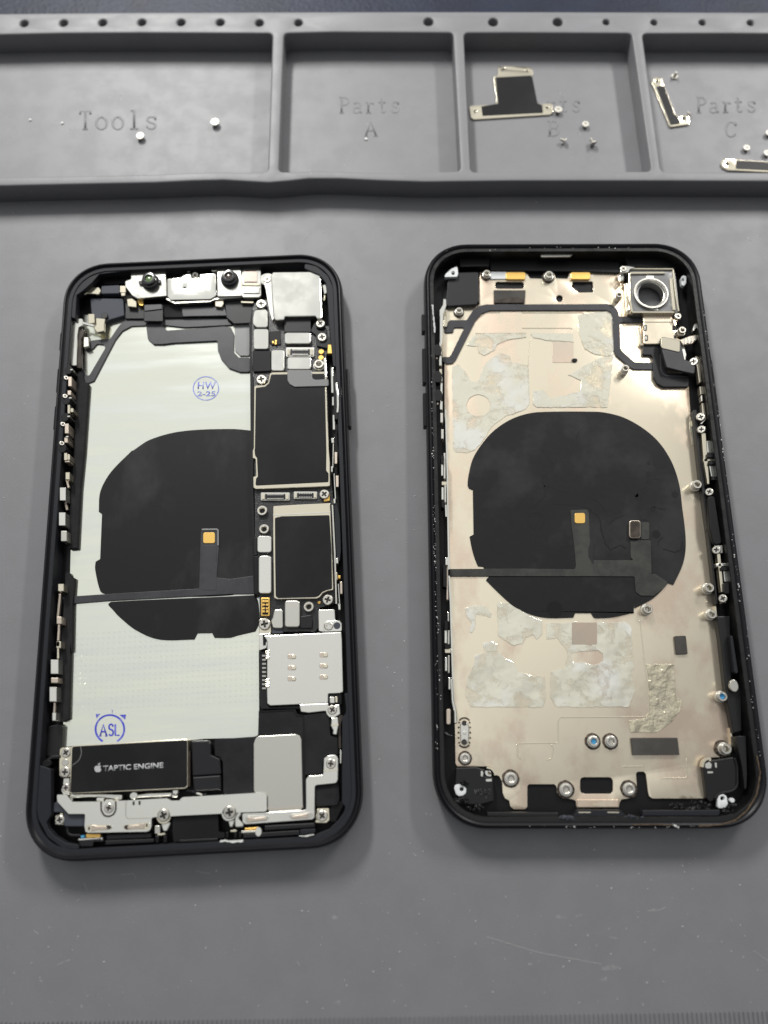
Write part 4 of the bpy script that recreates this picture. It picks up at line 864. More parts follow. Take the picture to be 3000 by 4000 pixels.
lettering([('A', 'E', 630, 776, 62, 92), ('S', 'E', 692, 774, 46, 92), ('L', 'E', 742, 772, 52, 90)], ZI - .03, .2, m_ink, ROOT, 'stamp_letters', flat=.35)
for tri in ([(568, 600), (605, 598), (572, 636)], [(760, 606), (812, 604), (806, 646)], [(698, 565), (704, 565), (702, 600)]): poly('stamp_mark', ['E'] + tri, PZ - .1, ZI, m_ink)

# ================================================================== BARE SHELL
RPX, RPY, RPT = 48.39, 57.49, -.0098; HX, HY = 37.45, 74.9
ROOT = empty('phone_shell', RPX, RPY, 0, RPT); FR = Frame(RPX, RPY, RPT); RP = ROOT
tag(ROOT, 'stripped black phone shell with tarnished beige metal floor, glue remains and bare charging coil', 'phone shell')
camc = FR.loc(at('H', 800, 560, .9))
housing(ROOT, True, [ring_pts(camc[0], camc[1], 3.9, 40)])
side_button('side_button', 'Z', 940, 1950, 470, ROOT)
for y0, y1 in ((745, 905), (1060, 1380), (1470, 1780)): side_button('volume_button', 'G', y0, y1, 90, ROOT, side=-1)
PZ = 1.5
cutouts = [(RC('G', 745, 428, 1012, 492), .9), (['G', (1465, 425), (1650, 425), (1655, 525), (1520, 528), (1450, 475)], .5), (['G'] + ring_pts(1340, 583, 32, 20), 0), (RC('K', 1505, 1598, 1803, 1748), 1.0)]
poly('metal_floor', ['G', (600, 400), (605, 345), (620, 335), (1015, 335), (1045, 360), (1065, 395), (1180, 400), (1195, 345), (1290, 345), (1305, 395), (1415, 400), (1435, 345), 'H', (65, 325), (275, 325), (280, 350), (500, 350), (560, 420), (590, 740), (1040, 760), (1060, 960), (1160, 1290), (1165, 1430), 'I', (945, 80), (990, 330), (1025, 640), (1060, 900), (1100, 1200), (1135, 1450), (1180, 1830), 'L', (1165, 200), (1195, 380), (1240, 720), (1265, 960), (1290, 1180), (1300, 1330), (1285, 1395), (1235, 1415), (1100, 1420), (1050, 1445), (1035, 1500), (1045, 1640), (1058, 1780), (1040, 1792), (580, 1792), (550, 1772), (540, 1730), (520, 1570), (500, 1548), (445, 1548), (430, 1565), (440, 1700), (420, 1760), (370, 1790), (300, 1800), (280, 1830), (275, 1875),
      'K', (1475, 1880), (1465, 1812), (1440, 1802), (1340, 1780), (1295, 1740), (1290, 1680), (1270, 1662), (1040, 1662), (1025, 1680), (1025, 1870), (1000, 1890), (900, 1890), (870, 1862), (860, 1812), (820, 1790), (800, 1740), (795, 1640), (770, 1590), (730, 1575), (700, 1535), (650, 1500), (385, 1500), (370, 1470), (365, 1130), (355, 1000), (345, 700), (335, 400), (325, 0), 'J', (315, 1540), (305, 1000), (300, 600), (290, 200), 'G', (275, 1659), (275, 1190), (255, 1120), (245, 1020), (240, 690), (270, 662), (575, 657), (600, 635)], 1.0, PZ, m_beige, .35, .08, holes=cutouts)
strip('bright_edge', ['J', (287, 0), (302, 600), (308, 1000), (318, 1540), 'K', (326, 20), (337, 400), (347, 700), (356, 980)], .35, 1.1, 2.0, m_steelw, .5)
strip('bright_edge', ['I', (960, 100), (1005, 400), (1040, 720), (1065, 900), (1108, 1200), (1140, 1450), (1170, 1800)], .45, 1.1, 2.1, m_steelc, .5)
strip('bright_edge', ['L', (1150, 40), (1172, 240), (1200, 380), (1243, 720), (1270, 980), (1294, 1200), (1302, 1320)], .35, 1.1, 2.1, m_steelc, .5)
poly('worn_edge', ['I', (940, 60), (958, 80), (985, 330), (960, 330), (935, 170)], 1.2, PZ + .12, m_glue, .3)
# inner side rails in black
poly('side_rail', ['I', (965, 0), (1000, 0), (1060, 560), (1120, 1100), (1200, 1800), (1180, 1800), (1110, 1180), (1070, 890), (1035, 640), (998, 300)], 1, 3.6, m_inner, .4, .2)
poly('side_rail', ['L', (1165, 130), (1290, 130), (1300, 700), (1340, 760), (1390, 820), (1395, 1180), (1320, 1200), (1260, 900), (1200, 360)], 1, 3.8, m_inner, .5, .3)
poly('side_rail', ['L', (1285, 310), (1310, 310), (1360, 640), (1345, 660), (1325, 640)], 3, 5.6, m_ledge, .5, .15)
poly('side_rail', ['L', (1300, 740), (1350, 735), (1380, 810), (1320, 805)], 3, 5.0, m_ledge, .5, .2)
poly('side_rail', ['L', (1335, 1225), (1430, 1220), (1440, 1560), (1435, 1700), (1420, 1710), (1395, 1500)], 2, 4.6, m_inner, .4, .2)
lump('rail_hole', 'L', 1322, 765, 1.0, 4, 5.15, m_steelt, 1.4)
# coil leaves
poly('charging_coil', ['J', (530, 740), (500, 727), (490, 700), (500, 600), (540, 450), (620, 320), (720, 205), (860, 105), (1000, 48), (1150, 22), (1659, 18), 'I', (170, 30), (330, 75), (500, 170), (640, 290), (740, 430), (800, 560), (840, 700), (855, 800), (865, 900), (885, 1050), (898, 1200), (893, 1330), (865, 1450), (785, 1622), (735, 1605), (690, 1660), (600, 1745), (500, 1805), (425, 1840), (420, 1540), 'J', (690, 1550), (640, 1470), (635, 1455), (585, 1450), (560, 1390), (530, 1290), (508, 1175), (545, 1155), (538, 740)], 1.3, PZ + .3, m_coil2, .35, .06, spl=True)
poly('charging_coil', ['J', (690, 1545), (1659, 1545), 'I', (420, 1545), (425, 1660), (415, 1885), 'L', (415, 95), (350, 115), (200, 145), (60, 150), (42, 140), (25, 108), 'K', (1608, 105), (1460, 105), (1443, 146), (1200, 148), (1050, 115), (900, 40), (860, 10), 'J', (1000, 1860), (870, 1780), (760, 1680), (660, 1580), (668, 1565)], 1.3, PZ + .3, m_coil2, .35, .06, spl=True)
fx = poly('charging_flex', ['J', (305, 1475), (630, 1473), (1000, 1472), (1485, 1478), (1492, 1440), (1475, 1250), (1452, 1080), (1441, 930), (1600, 924), (1612, 960), (1625, 1230), (1610, 1330), (1640, 1390), 'I', (60, 1395), (415, 1395), (388, 1370), (385, 1210), (575, 1210), (582, 1530), (610, 1518), (735, 1600), (690, 1660), (600, 1725), (480, 1722), (435, 1690), (425, 1545), 'J', (1659, 1543), (306, 1542)], PZ + .2, PZ + .5, m_flex2, .5, .06)
poly('gold_pad', RC('J', 1481, 957, 1578, 1052), PZ + .45, PZ + .65, m_gold, .6, .05, parent=fx)
poly('dark_patch', ['J', (1625, 1230), (1659, 1230), (1659, 1430), (1640, 1420), (1608, 1360), (1606, 1290)], PZ + .3, PZ + .53, m_coil, .6, parent=fx)
cn = poly('flex_connector', RC('I', 376, 1024, 481, 1190), PZ + .3, PZ + 1.2, m_copper, .8, .14)
poly('connector_face', RC('I', 382, 1031, 475, 1184), PZ + 1.1, PZ + 1.24, m_brown, .7, parent=cn)
poly('connector_side_pad', RC('I', 484, 1040, 560, 1200), PZ + .2, PZ + .45, m_flex2, .4)  # olive-grey pad just right of the flex connector
# scuffs, cracks and blisters of the graphite sheet
for sp, wd in ((['J', (1190, 370), (1230, 430), (1280, 500), (1280, 545), (1240, 590), (1185, 620), (1180, 660), (1200, 700), (1212, 780), (1180, 840), (1110, 885), (1060, 905)], .28), (['J', (1200, 710), (1240, 705), (1300, 735), (1370, 760), (1450, 765)], .22), (['J', (1540, 180), (1490, 260), (1450, 320)], .16), (['J', (1320, 450), (1290, 500)], .2), (['J', (1280, 870), (1340, 880), (1400, 872), (1500, 885), (1580, 905), (1640, 930)], .22),
               (['I', (0, 800), (70, 840), (130, 900), (160, 950)], .18), (['I', (10, 930), (70, 970), (100, 1010), (120, 1130), (150, 1230), (200, 1300), (300, 1250), (340, 1290)], .22), (['I', (185, 1060), (240, 1010), (320, 980)], .16), (['I', (575, 650), (620, 640), (675, 655)], .18), (['I', (600, 900), (650, 915), (710, 925)], .2), (['I', (690, 1290), (740, 1305), (800, 1320), (860, 1295), (865, 1220)], .16), (['I', (640, 1260), (650, 1210), (690, 1180)], .14)):
    ragged('crack', sp, wd * 2.1, PZ + .325, m_void, seed=len(sp), h=.05)
for a0, a1 in ((100, 230), (-70, 60), (240, 285)): 
    P = [FR.loc(at('J', 1125 + 76 * math.cos(math.radians(a0 + (a1 - a0) * k / 12)), 1028 + 76 * math.sin(math.radians(a0 + (a1 - a0) * k / 12)), PZ + .33)) for k in range(13)]
    bm = bmesh.new(); add_prism(bm, stroke_outline(P, .36), PZ + .25, PZ + .33); obj('crack', bm, m_void, ROOT)
for v, x, y, r in (('I', 665, 482, 2.0), ('I', 518, 748, .95), ('I', 465, 810, 1.0), ('I', 797, 787, .85), ('I', 625, 1155, 1.1), ('I', 553, 600, .8), ('I', 553, 660, .7), ('I', 593, 915, .7), ('I', 553, 497, .5), ('J', 1305, 608, .5), ('K', 1275, 70, 2.0), ('I', 440, 790, .6), ('I', 525, 1050, 1.0)):
    c = FR.loc(at(v, x, y, PZ + .33)); bm = bmesh.new(); rd = random.Random(x)
    add_prism(bm, [(px + rd.uniform(-.08, .08), py + rd.uniform(-.08, .08)) for px, py in ring_pts(c[0], c[1], r * .95, 22, r)], PZ + .2, PZ + .325); obj('blister', bm, m_void if v != 'K' else m_film, ROOT)
# antenna flex
poly('antenna_flex', ['G', (660, 637), (1659, 634), 'H', (400, 632), (450, 640), (500, 680), (515, 720), (518, 750), (740, 748), (740, 802), (524, 804), (530, 1040), (545, 1070), (660, 1172), (830, 1175), (835, 1240), (660, 1238), (620, 1220), (490, 1110), (470, 1060), (455, 800), (455, 750), (440, 710), (400, 690), 'G', (1659, 690), (700, 692), (620, 720), (560, 790), (380, 1150), (350, 1182), (290, 1188), (255, 1160), (255, 1122), (320, 1124), (340, 1095), (455, 860), (445, 850), (365, 850), (355, 895), (275, 900), (268, 850), (300, 842), (305, 800), (330, 782), (480, 782), (540, 690), (600, 650)], PZ - .2, PZ + .4, m_flex, .5, .06)
# adhesive film remains
def glue(spec, mt=m_glue, z=.16, r=.3, holes=(), seed=1, name='adhesive_film', jag=.14):
    rd = random.Random(seed); P = pts_of(spec, PZ + z); Q = []
    for i, a in enumerate(P):
        b = P[(i + 1) % len(P)]; n = max(1, int((Vector(b) - Vector(a)).length / .9))
        for k in range(n):
            j = jag if k else 0
            Q.append((a[0] + (b[0] - a[0]) * k / n + rd.uniform(-j, j), a[1] + (b[1] - a[1]) * k / n + rd.uniform(-j, j)))
    hs = []
    for h in holes:
        H_ = pts_of(h, PZ + z); hs.append([(x + rd.uniform(-j_, j_), y + rd.uniform(-j_, j_)) for (x, y), j_ in zip(fillet(H_, .8), [.12] * 999)])
    bm = bmesh.new(); add_prism(bm, Q, PZ - .02, PZ + z, hs); return obj(name, bm, mt, ROOT, .04)
glue(['G', (345, 1215), (400, 1188), (470, 1260), (520, 1350), (590, 1350), (640, 1210), (690, 1150), (800, 1085), (880, 1115), (900, 1180), (1050, 1200), (1058, 1560), (1030, 1600), (900, 1655), 'J', (860, 50), (720, 150), (640, 270), (560, 370), (480, 400), (380, 392), (358, 360), (350, 0)], holes=[['G'] + ring_pts(590, 1572, 112, 18, 100)], seed=2)
glue(['G', (480, 1015), (570, 905), (1030, 902), (1035, 938), (850, 970), (760, 1010), (740, 1060), (640, 1110), (590, 1080), (580, 1022)], seed=3)
glue(['G', (1098, 1440), (1180, 1425), (1260, 1510), (1380, 1480), (1530, 1440), (1540, 1340), (1420, 1290), (1500, 1250), (1600, 1190), 'H', (290, 1150), (470, 1090), (410, 1588), 'G', (1130, 1590), (1095, 1560)], seed=4)
glue(['G', (1070, 905), (1465, 905), (1472, 990), (1400, 982), (1280, 975), (1100, 945)], seed=5)
glue(['H', (130, 735), (240, 720), (440, 700), (455, 760), (470, 1060), (430, 1120), (300, 1100), (200, 1050), (165, 960), (140, 850)], seed=6)
glue(['K', (755, 0), (870, 20), (1050, 130), (1160, 175), (1160, 290), (1110, 345), (1080, 300), (1010, 330), (980, 380), (900, 400), (800, 340), (760, 310), (750, 100)], seed=7)
glue(['K', (460, 60), (560, 30), (640, 40), (700, 110), (690, 145), (560, 110), (550, 230), (520, 285), (505, 280), (500, 250), (520, 200), (465, 120)], seed=8)
glue(['K', (620, 380), (700, 360), (750, 390), (745, 450), (640, 455)], seed=9)
glue(['K', (470, 760), (480, 690), (540, 570), (550, 490), (640, 460), (760, 450), (830, 520), (900, 550), (950, 640), (1050, 670), (1180, 680), (1192, 880), (1160, 960), (510, 957), (460, 850)], seed=10)
glue(['K', (1237, 640), (1370, 600), (1395, 480), (1380, 440), (1300, 330), (1200, 340), (1198, 200), (1420, 188), 'L', (345, 190), (383, 225), (412, 600), (378, 640), (425, 800), (365, 957), 'K', (1290, 957), (1235, 870)], holes=[['Q', (650, 380), (820, 345), (1050, 330), (1140, 400), (1110, 500), (1000, 555), (850, 510), (690, 510)]], seed=11)
poly('code_patch', RC('K', 1430, 190, 1659, 390), PZ + .1, PZ + .20, m_patch, .3)  # plain square standing for a printed code, pattern left out
poly('code_patch', RC('G', 1275, 985, 1470, 1175), PZ, PZ + .08, m_patch, .3)  # second code square, also left plain
glue(['L', (525, 570), (775, 570), (790, 860), (850, 900), (830, 1000), (740, 1110), (620, 1190), (380, 1190), (365, 1080), (480, 1070), (550, 1040), (560, 990), (545, 700)], m_glue2, .14, seed=12)
# ridges pressed in the floor
for sp in (['K', (940, 1290), (1305, 1284), (1302, 1090), (1318, 1052), 'L', (520, 1048), (548, 1018), (530, 800), (500, 480), (465, 175)], ['G', (990, 715), (1560, 715), (1610, 760), (1620, 900)], ['G', (995, 857), (1460, 857), (1465, 980)], ['G', (560, 905), (1030, 903)], ['G', (1065, 960), (1050, 1200), (1058, 1560), (1020, 1605), (900, 1659)], ['L', (670, 1608), (880, 1605), (895, 1590), (885, 1430)], ['L', (310, 1500), (495, 1498)], ['K', (935, 1300), (930, 1400), (965, 1435)], ['K', (1240, 1300), (1262, 1330), (1245, 1430), (1200, 1440)], ['G', (600, 760), (660, 715), (790, 712)], ['G', (1620, 715), (1626, 900)], ['H', (300, 995), (435, 997)], ['K', (970, 1560), (968, 1700)]):
    strip('pressed_ridge', sp, .22, PZ - .05, PZ + .09, m_steelc, .6, .05)
text('stamped_code', 'Q', 'JA0', (948, 343), (1046, 343), 42, PZ + .25, m_steelw, ROOT, thick=.04)
# foam pads
poly('woven_pad', RC('L', 388, 1240, 812, 1397) if False else ['L', (388, 1246), (400, 1240), (808, 1238), (826, 1395), (405, 1398)], PZ - .1, PZ + .8, m_weave, .1, .12)
poly('woven_pad', ['L', (782, 312), (884, 309), (901, 478), (800, 481)], PZ - .1, PZ + .7, m_weave, .3, .12)
poly('woven_pad', ['G', (733, 505), (1027, 505), (1020, 622), (733, 622)], PZ - .1, PZ + .5, m_weave, .1, .1)
poly('pad_fold', ['G', (735, 600), (880, 568), (950, 568), (1020, 595), (1018, 622), (735, 622)], PZ + .4, PZ + .62, m_brown, .1, .05)
# standoffs
for v, x, y, h, r, f, bl in (('H', 520, 545, 1.0, 1.0, 0, 0), ('H', 1105, 872, .9, 1.15, 0, 0), ('H', 578, 1225, 1.0, 1.15, 0, 0), ('I', 1005, 690, 1.05, 1.35, 0, 0), ('I', 1118, 1648, 1.05, 1.35, 0, 0), ('I', 548, 1843, .9, 1.35, 0, 0), ('I', 1142, 1893, .9, 1.3, 0, 0), ('L', 1218, 862, .9, 1.35, 0, 1), ('L', 1252, 1338, 1.0, 1.45, 1, 0),
                       ('L', 47, 1272, .5, 1.4, 1, 1), ('L', 208, 1272, .5, 1.4, 1, 0), ('L', 373, 1706, .4, 1.45, 1, 0), ('K', 878, 1612, .4, 1.5, 1, 0), ('K', 1381, 1712, .4, 1.5, 1, 0), ('K', 460, 1425, .3, 1.2, 1, 0), ('G', 668, 345, .7, 1.1, 1, 0), ('G', 1246, 360, .7, 1.3, 1, 0), ('G', 412, 692, .6, 1.1, 1, 0)):
    standoff(v, x, y, PZ - .1, r * .9, h, bool(f), blue=bool(bl))
bt = poly('double_boss', ['K', (413, 1110), (450, 1075), (488, 1110), (498, 1160), (490, 1280), (452, 1318), (418, 1280), (413, 1200)], PZ - .1, PZ + 1.0, m_steel, .8, .2)
for y in (1105, 1275): lump('boss_hole', 'K', 451, y, .62, PZ + .9, PZ + 1.06, m_dkhole, parent=bt)
lump('boss_dot', 'K', 455, 1195, .35, PZ + .9, PZ + 1.1, m_steelw, parent=bt)
bm = bmesh.new()
for k in range(26):
    a = 2 * math.pi * k / 26; x_, y_ = 54 * math.cos(a), 54 * math.sin(a) + math.copysign(80, math.sin(a)) * min(1, abs(math.sin(a)) * 1.8)
    add_prism(bm, ring_pts(*FR.loc(at('K', 452 + x_, 1192 + y_, PZ + .2)), .24, 6), PZ - .05, PZ + .12)
obj('weld_dots', bm, m_weld, ROOT)

# black corner blocks with washers
poly('corner_block', ['K', (375, 1512), (560, 1505), (640, 1530), (640, 1590), (715, 1600), (725, 1815), (600, 1850), (480, 1850), (400, 1800), (365, 1700)], 1, 3.2, m_inner, .4, .25)
poly('white_washer', ['K', (365, 1670), (400, 1660), (440, 1668), (468, 1700), (468, 1740), (440, 1765), (400, 1770), (375, 1750), (360, 1700)], 2.8, 3.5, m_white, .6, .1, holes=[(['K'] + ring_pts(427, 1707, 19, 18), 0)])
for sp in (['K', (602, 1540), (618, 1540), (622, 1560), (618, 1592), (602, 1588)], ['K', (645, 1615), (700, 1612), (700, 1635), (650, 1636)], ['L', (1145, 1465), (1163, 1465), (1165, 1510), (1150, 1510)], ['L', (1078, 1545), (1130, 1545), (1130, 1560), (1080, 1562)]):
    poly('pale_inlay', sp, 2.8, 3.26, m_steelw, .2)
poly('pale_inlay', ['K', (640, 1538), (690, 1540), (697, 1590), (655, 1585), (642, 1565)], 2.6, 3.24, m_steelw, .2)
poly('rust_scrap', ['K', (665, 1540), (690, 1555), (695, 1575), (670, 1572)], 3.2, 3.6, m_gunk, .1)
lettering([('V', 'K', 552, 1755, 26, 50), ('1', 'K', 578, 1755, 16, 50), ('5', 'K', 606, 1756, 26, 50), ('A', 'K', 642, 1757, 30, 50), ('2', 'K', 680, 1758, 28, 50), ('J', 'K', 648, 1790, 18, 22)], 3.2, .13, m_emb, ROOT, 'moulded_letters')
poly('corner_block', ['L', (1040, 1510), (1110, 1445), (1320, 1410), (1350, 1500), (1350, 1690), (1300, 1730), (1180, 1745), (1150, 1800), (1100, 1830), (1075, 1790)], 1, 3.2, m_inner, .6, .25)
strip('moulded_rib', ['L', (1330, 1420), (1355, 1500), (1355, 1680), (1310, 1725), (1190, 1745), (1145, 1790)], .5, 3, 3.6, m_gloss, 1, .15)
poly('white_bracket', ['L', (1172, 1880), (1172, 1800), (1185, 1762), (1220, 1750), (1255, 1770), (1268, 1850), (1280, 1880)], 2.6, 3.5, m_white, .5, .12, holes=[(['L'] + ring_pts(1217, 1790, 20, 18), 0)])
poly('pale_inlay', ['L', (1060, 1475), (1095, 1455), (1118, 1480), (1112, 1515), (1075, 1518), (1058, 1505)], 2.6, 3.24, m_steelw, .2)
strip('steel_curl', ['L', (1035, 1505), (1040, 1460), (1070, 1432), (1105, 1425), (1100, 1450)], .5, 2, 3.3, m_steelc, .8)
strip('steel_curl', ['K', (655, 1508), (705, 1520), (730, 1560), (732, 1580)], .4, 2, 3.0, m_steelc, .8)
lump('white_dot', 'L', 1306, 1808, .55, 3, 4, m_white, .5)
poly('corner_block', ['G', (305, 355), (400, 340), (590, 335), (598, 600), (570, 640), (310, 655), (285, 640), (300, 500)], 1, 2.8, m_inner, .5, .25)
poly('white_washer', ['G', (270, 385), (290, 350), (340, 305), (395, 282), (402, 350), (395, 382)], 2.6, 3.8, m_white, .5, .12, holes=[(['G'] + ring_pts(356, 347, 17, 16), 0)])
poly('white_bracket', ['H', (1090, 390), (1110, 368), (1140, 375), (1140, 440), (1120, 468), (1098, 455)], 3, 4.2, m_white, .4, .12, holes=[(['H'] + ring_pts(1110, 407, 14, 14), 0)])
poly('side_bracket', ['G', (265, 582), (292, 588), (292, 655), (280, 690), (265, 740), (262, 900), (255, 1010), (232, 1010), (230, 690), (262, 640)], 2, 4.4, m_steelw, .3, .14)
poly('side_bracket', ['G', (268, 740), (285, 740), (300, 790), (298, 845), (265, 842)], 1.4, 2.4, m_steelc, .3, .1)
# top ledge pieces
poly('top_slot', ['G', (1168, 170), (1470, 170), (1440, 195), (1168, 198)], 4.6, 5.2, m_steelt, .3, .1)
poly('top_bar', ['G', (410, 160), (700, 165), (690, 285), (420, 290)], 1, 3.4, m_void, .4, .2)
poly('top_bar', ['G', (690, 225), (1659, 232), 'H', (520, 240), (520, 345), 'G', (1450, 330), (700, 320)], .9, 2.2, m_inner, .4, .2)
poly('top_bar', ['H', (560, 180), (1050, 230), (1080, 300), (600, 290)], 1, 3.2, m_void, .5, .2)
for v, x0 in (('G', 845), ('G', 1447)):
    poly('gold_pad', RC(v, x0, 338, x0 + 180, 405), PZ - .2, PZ + .7, m_gold, .6, .12)
poly('pad_carrier', RC('G', 700, 335, 850, 402), PZ - .2, PZ + .4, m_white, .3, .1)
# camera window
cz = 4.6
fb_ = poly('camera_frame', ['H', (618, 305), (1020, 310), (1035, 340), (1075, 690), (1060, 712), (650, 712), (635, 690), (612, 360)], 1.4, cz - .8, m_trans, .3, .1, holes=[(['H'] + ring_pts(822, 545, 128, 32), 0)])
c = FR.loc(at('H', 815, 530, cz)); bm = bmesh.new()
add_lathe(bm, [(4.65, cz - 1.4), (4.8, cz - .2), (4.65, cz), (4.3, cz), (4.15, cz - .3), (3.95, cz - .35), (3.8, cz - .7), (3.62, cz - .8), (3.55, cz - 3.0), (3.6, cz - 3.1), (4.65, cz - 3.1), (4.65, cz - 1.4)], c[0], c[1], 48)
rg = obj('camera_ring', bm, m_steelt, ROOT); autosmooth(rg, 35)
for sp, wd in ((['H', (618, 345), (622, 600), (640, 705)], .55), (['H', (640, 708), (1030, 708)], .5), (['H', (1020, 310), (1045, 560), (1072, 700)], .45), (['H', (620, 305), (1020, 308)], .4), (['H', (1000, 395), (1030, 690)], .8), (['H', (625, 345), (945, 342)], .6)):
    strip('frame_wall', sp, wd, 2.0, cz - .3, m_steelc, 0, .1, parent=fb_)
poly('frame_tab', ['H', (768, 372), (835, 372), (840, 395), (765, 395)], cz - 1, cz - .5, m_steel, .2, parent=fb_); poly('frame_tab', ['H', (800, 655), (880, 655), (880, 690), (805, 690)], cz - 1, cz - .5, m_steel, .2, parent=fb_)
poly('frame_ear', ['H', (530, 300), (550, 280), (600, 282), (680, 295), (620, 310), (605, 340), (560, 345), (530, 345)], 3, 4.5, m_steelw, .4, .15); screw('H', 558, 305, 4.8, .9)
poly('frame_foot', ['H', (520, 360), (565, 358), (562, 415), (535, 420)], 2, 3.6, m_steelw, .3, .2)
poly('frame_foot', ['H', (565, 440), (620, 440), (625, 700), (600, 740), (580, 700)], 1.4, 2.6, m_steelc, .3, .2)
strip('frame_foot', ['H', (595, 440), (605, 560), (620, 600), (612, 690)], .5, 2.4, 3.4, m_steel, .5, .1)
poly('frame_ear', ['H', (1035, 715), (1085, 715), (1100, 745), (1080, 775), (1040, 765)], 3, 4.2, m_steelc, .4, .15); screw('H', 1065, 745, 4.5, .9)
# flash cover plate and flexes
fp = poly('flash_bracket', ['H', (740, 720), (990, 718), (1030, 800), (1032, 830), (1015, 832), (1015, 880), (1030, 885), (1040, 920), (1030, 950), (1085, 960), (1080, 1000), (775, 1004), (745, 1000), (742, 800)], 1.8, 3.0, m_beige, .3, .15)
for r_ in ((745, 828, 775, 880), (752, 922, 785, 975), (1012, 828, 1050, 878), (1025, 922, 1050, 952)): poly('bracket_notch', RC('H', *r_), 2.9, 3.06, m_void, .1, parent=fp)
for r_ in ((752, 835, 768, 872), (762, 930, 778, 968)): poly('bracket_hook', RC('H', *r_), 3.0, 3.2, m_steelw, .1, .05, parent=fp)
strip('bend_line', ['H', (745, 798), (1025, 798)], .25, 2.95, 3.12, m_steelc, parent=fp)
strip('bracket_foot', ['H', (700, 850), (715, 940), (715, 1005), (745, 1010)], .6, 1.5, 2.3, m_steelc, .4, .1)
poly('power_flex', ['H', (735, 1010), (900, 1010), (930, 1060), (940, 1200), (965, 1275), (1165, 1275), (1165, 1400), (930, 1402), (870, 1370), (835, 1310), (830, 1140), (820, 1105), (735, 1105)], 1.6, 2.3, m_flexdk, .6, .15)
strip('flex_groove', ['H', (900, 1100), (905, 1250), (940, 1300), (1160, 1305)], .3, 2.2, 2.42, m_flex, .8)
bf = poly('bent_flex', ['H', (905, 945), (925, 935), (1075, 968), (1090, 985), (1125, 1150), (1200, 1170), (1225, 1200), (1215, 1280), (1120, 1260), (960, 1220), (920, 1080)], 3.2, 4.3, m_flex, .5, .15)
poly('flex_face', ['H', (910, 950), (925, 938), (1070, 970), (1083, 985), (1080, 1075), (1060, 1075), (920, 1042), (905, 1025)], 4.2, 4.5, m_steelc, .6, .08, parent=bf)
poly('bent_strap', ['H', (1080, 965), (1170, 930), (1235, 915), (1240, 960), (1200, 1000), (1110, 1015)], 3.2, 4.6, m_copper, .3, .2)
for k in range(4): strip('strap_fold', ['H', (1120 + k * 32, 955 - k * 8), (1125 + k * 32, 1005 - k * 12)], .5, 4.5, 4.85, m_steelw)
poly('corner_mirror', ['H', (1200, 870), (1215, 820), (1235, 815), (1230, 850), (1205, 885)], 4, 5.2, m_steel, .3)
poly('strap_tail', ['H', (1082, 1020), (1120, 1020), (1140, 1100), (1130, 1170), (1105, 1150)], 2, 3.6, m_steelt, .2, .1)
# left rail of the bare shell
for x0, y0, x1, y1, mm in ((68, 1275, 115, 1450, m_steelw), (72, 1505, 118, 1600, m_steelc), (85, 1640, 122, 1720, m_steelt), (90, 1745, 128, 1940, m_steel), (82, 2060, 130, 2210, m_steelw), (85, 1190, 115, 1260, m_steelt), (72, 1040, 105, 1165, m_steelw)):
    poly('rail_clip', RC('Y', x0, y0, x1, y1), 3, 5.6, mm, .15, .12)
for x, y in ((28, 1290), (32, 1605), (40, 2080)): strip('rail_spring', ['Y', (x - 4, y - 40), (x + 10, y), (x, y + 40)], .35, 5, 5.6, m_copper, .3)
for x, y in ((40, 1180), (45, 1640), (50, 1960)): lump('rail_pocket', 'Y', x, y, 1.1, 4, 6.26, m_void, 1.7)
for x0, y0, x1, y1, mm in ((245, 495, 265, 612, m_steelw), (268, 400, 286, 640, m_steelt), (248, 718, 270, 835, m_steelw), (274, 700, 292, 860, m_steelt), (250, 665, 298, 700, m_steelc), (245, 180, 268, 270, m_steelt), (238, 30, 262, 120, m_steelt), (285, 1370, 310, 1440, m_steelw), (295, 1660, 312, 1760, m_copper)):
    poly('rail_clip', RC('J', x0, y0, x1, y1), 3, 5.6, mm, .15, .1)
strip('rail_spring', ['J', (288, 880), (292, 990)], .4, 3, 4.3, m_steelw); strip('rail_spring', ['J', (300, 1440), (304, 1660)], .35, 3, 4.3, m_copper)
for x0, y0, x1, y1, mm in ((272, 258, 295, 380, m_steelw), (300, 95, 312, 180, m_steelw), (300, 260, 318, 420, m_steelt), (275, 428, 330, 468, m_steelc), (276, 505, 297, 632, m_steelw), (303, 490, 318, 650, m_steelt), (308, 690, 326, 800, m_steelw)):
    poly('rail_clip', RC('K', x0, y0, x1, y1), 3, 5.6, mm, .15, .1)
poly('rail_slot', RC('K', 290, 976, 326, 1116), 3, 6.3, m_copper, .7, .05)
for v, r_ in (('K', (272, 175, 300, 258)), ('J', (245, 425, 272, 495)), ('J', (250, 835, 278, 905)), ('J', (265, 1435, 298, 1640)), ('K', (275, 385, 320, 428))): poly('rail_pocket', RC(v, *r_), 3, 6.27, m_void, .3)
strip('rail_seam', ['K', (335, 700), (345, 900), (370, 1000), (372, 1110)], .7, 2, 3.4, m_steelw, .6, .2)
strip('rail_bead', ['K', (270, 1190), (300, 1215), (345, 1225)], .5, 4, 6.4, m_gloss, .3, .2)
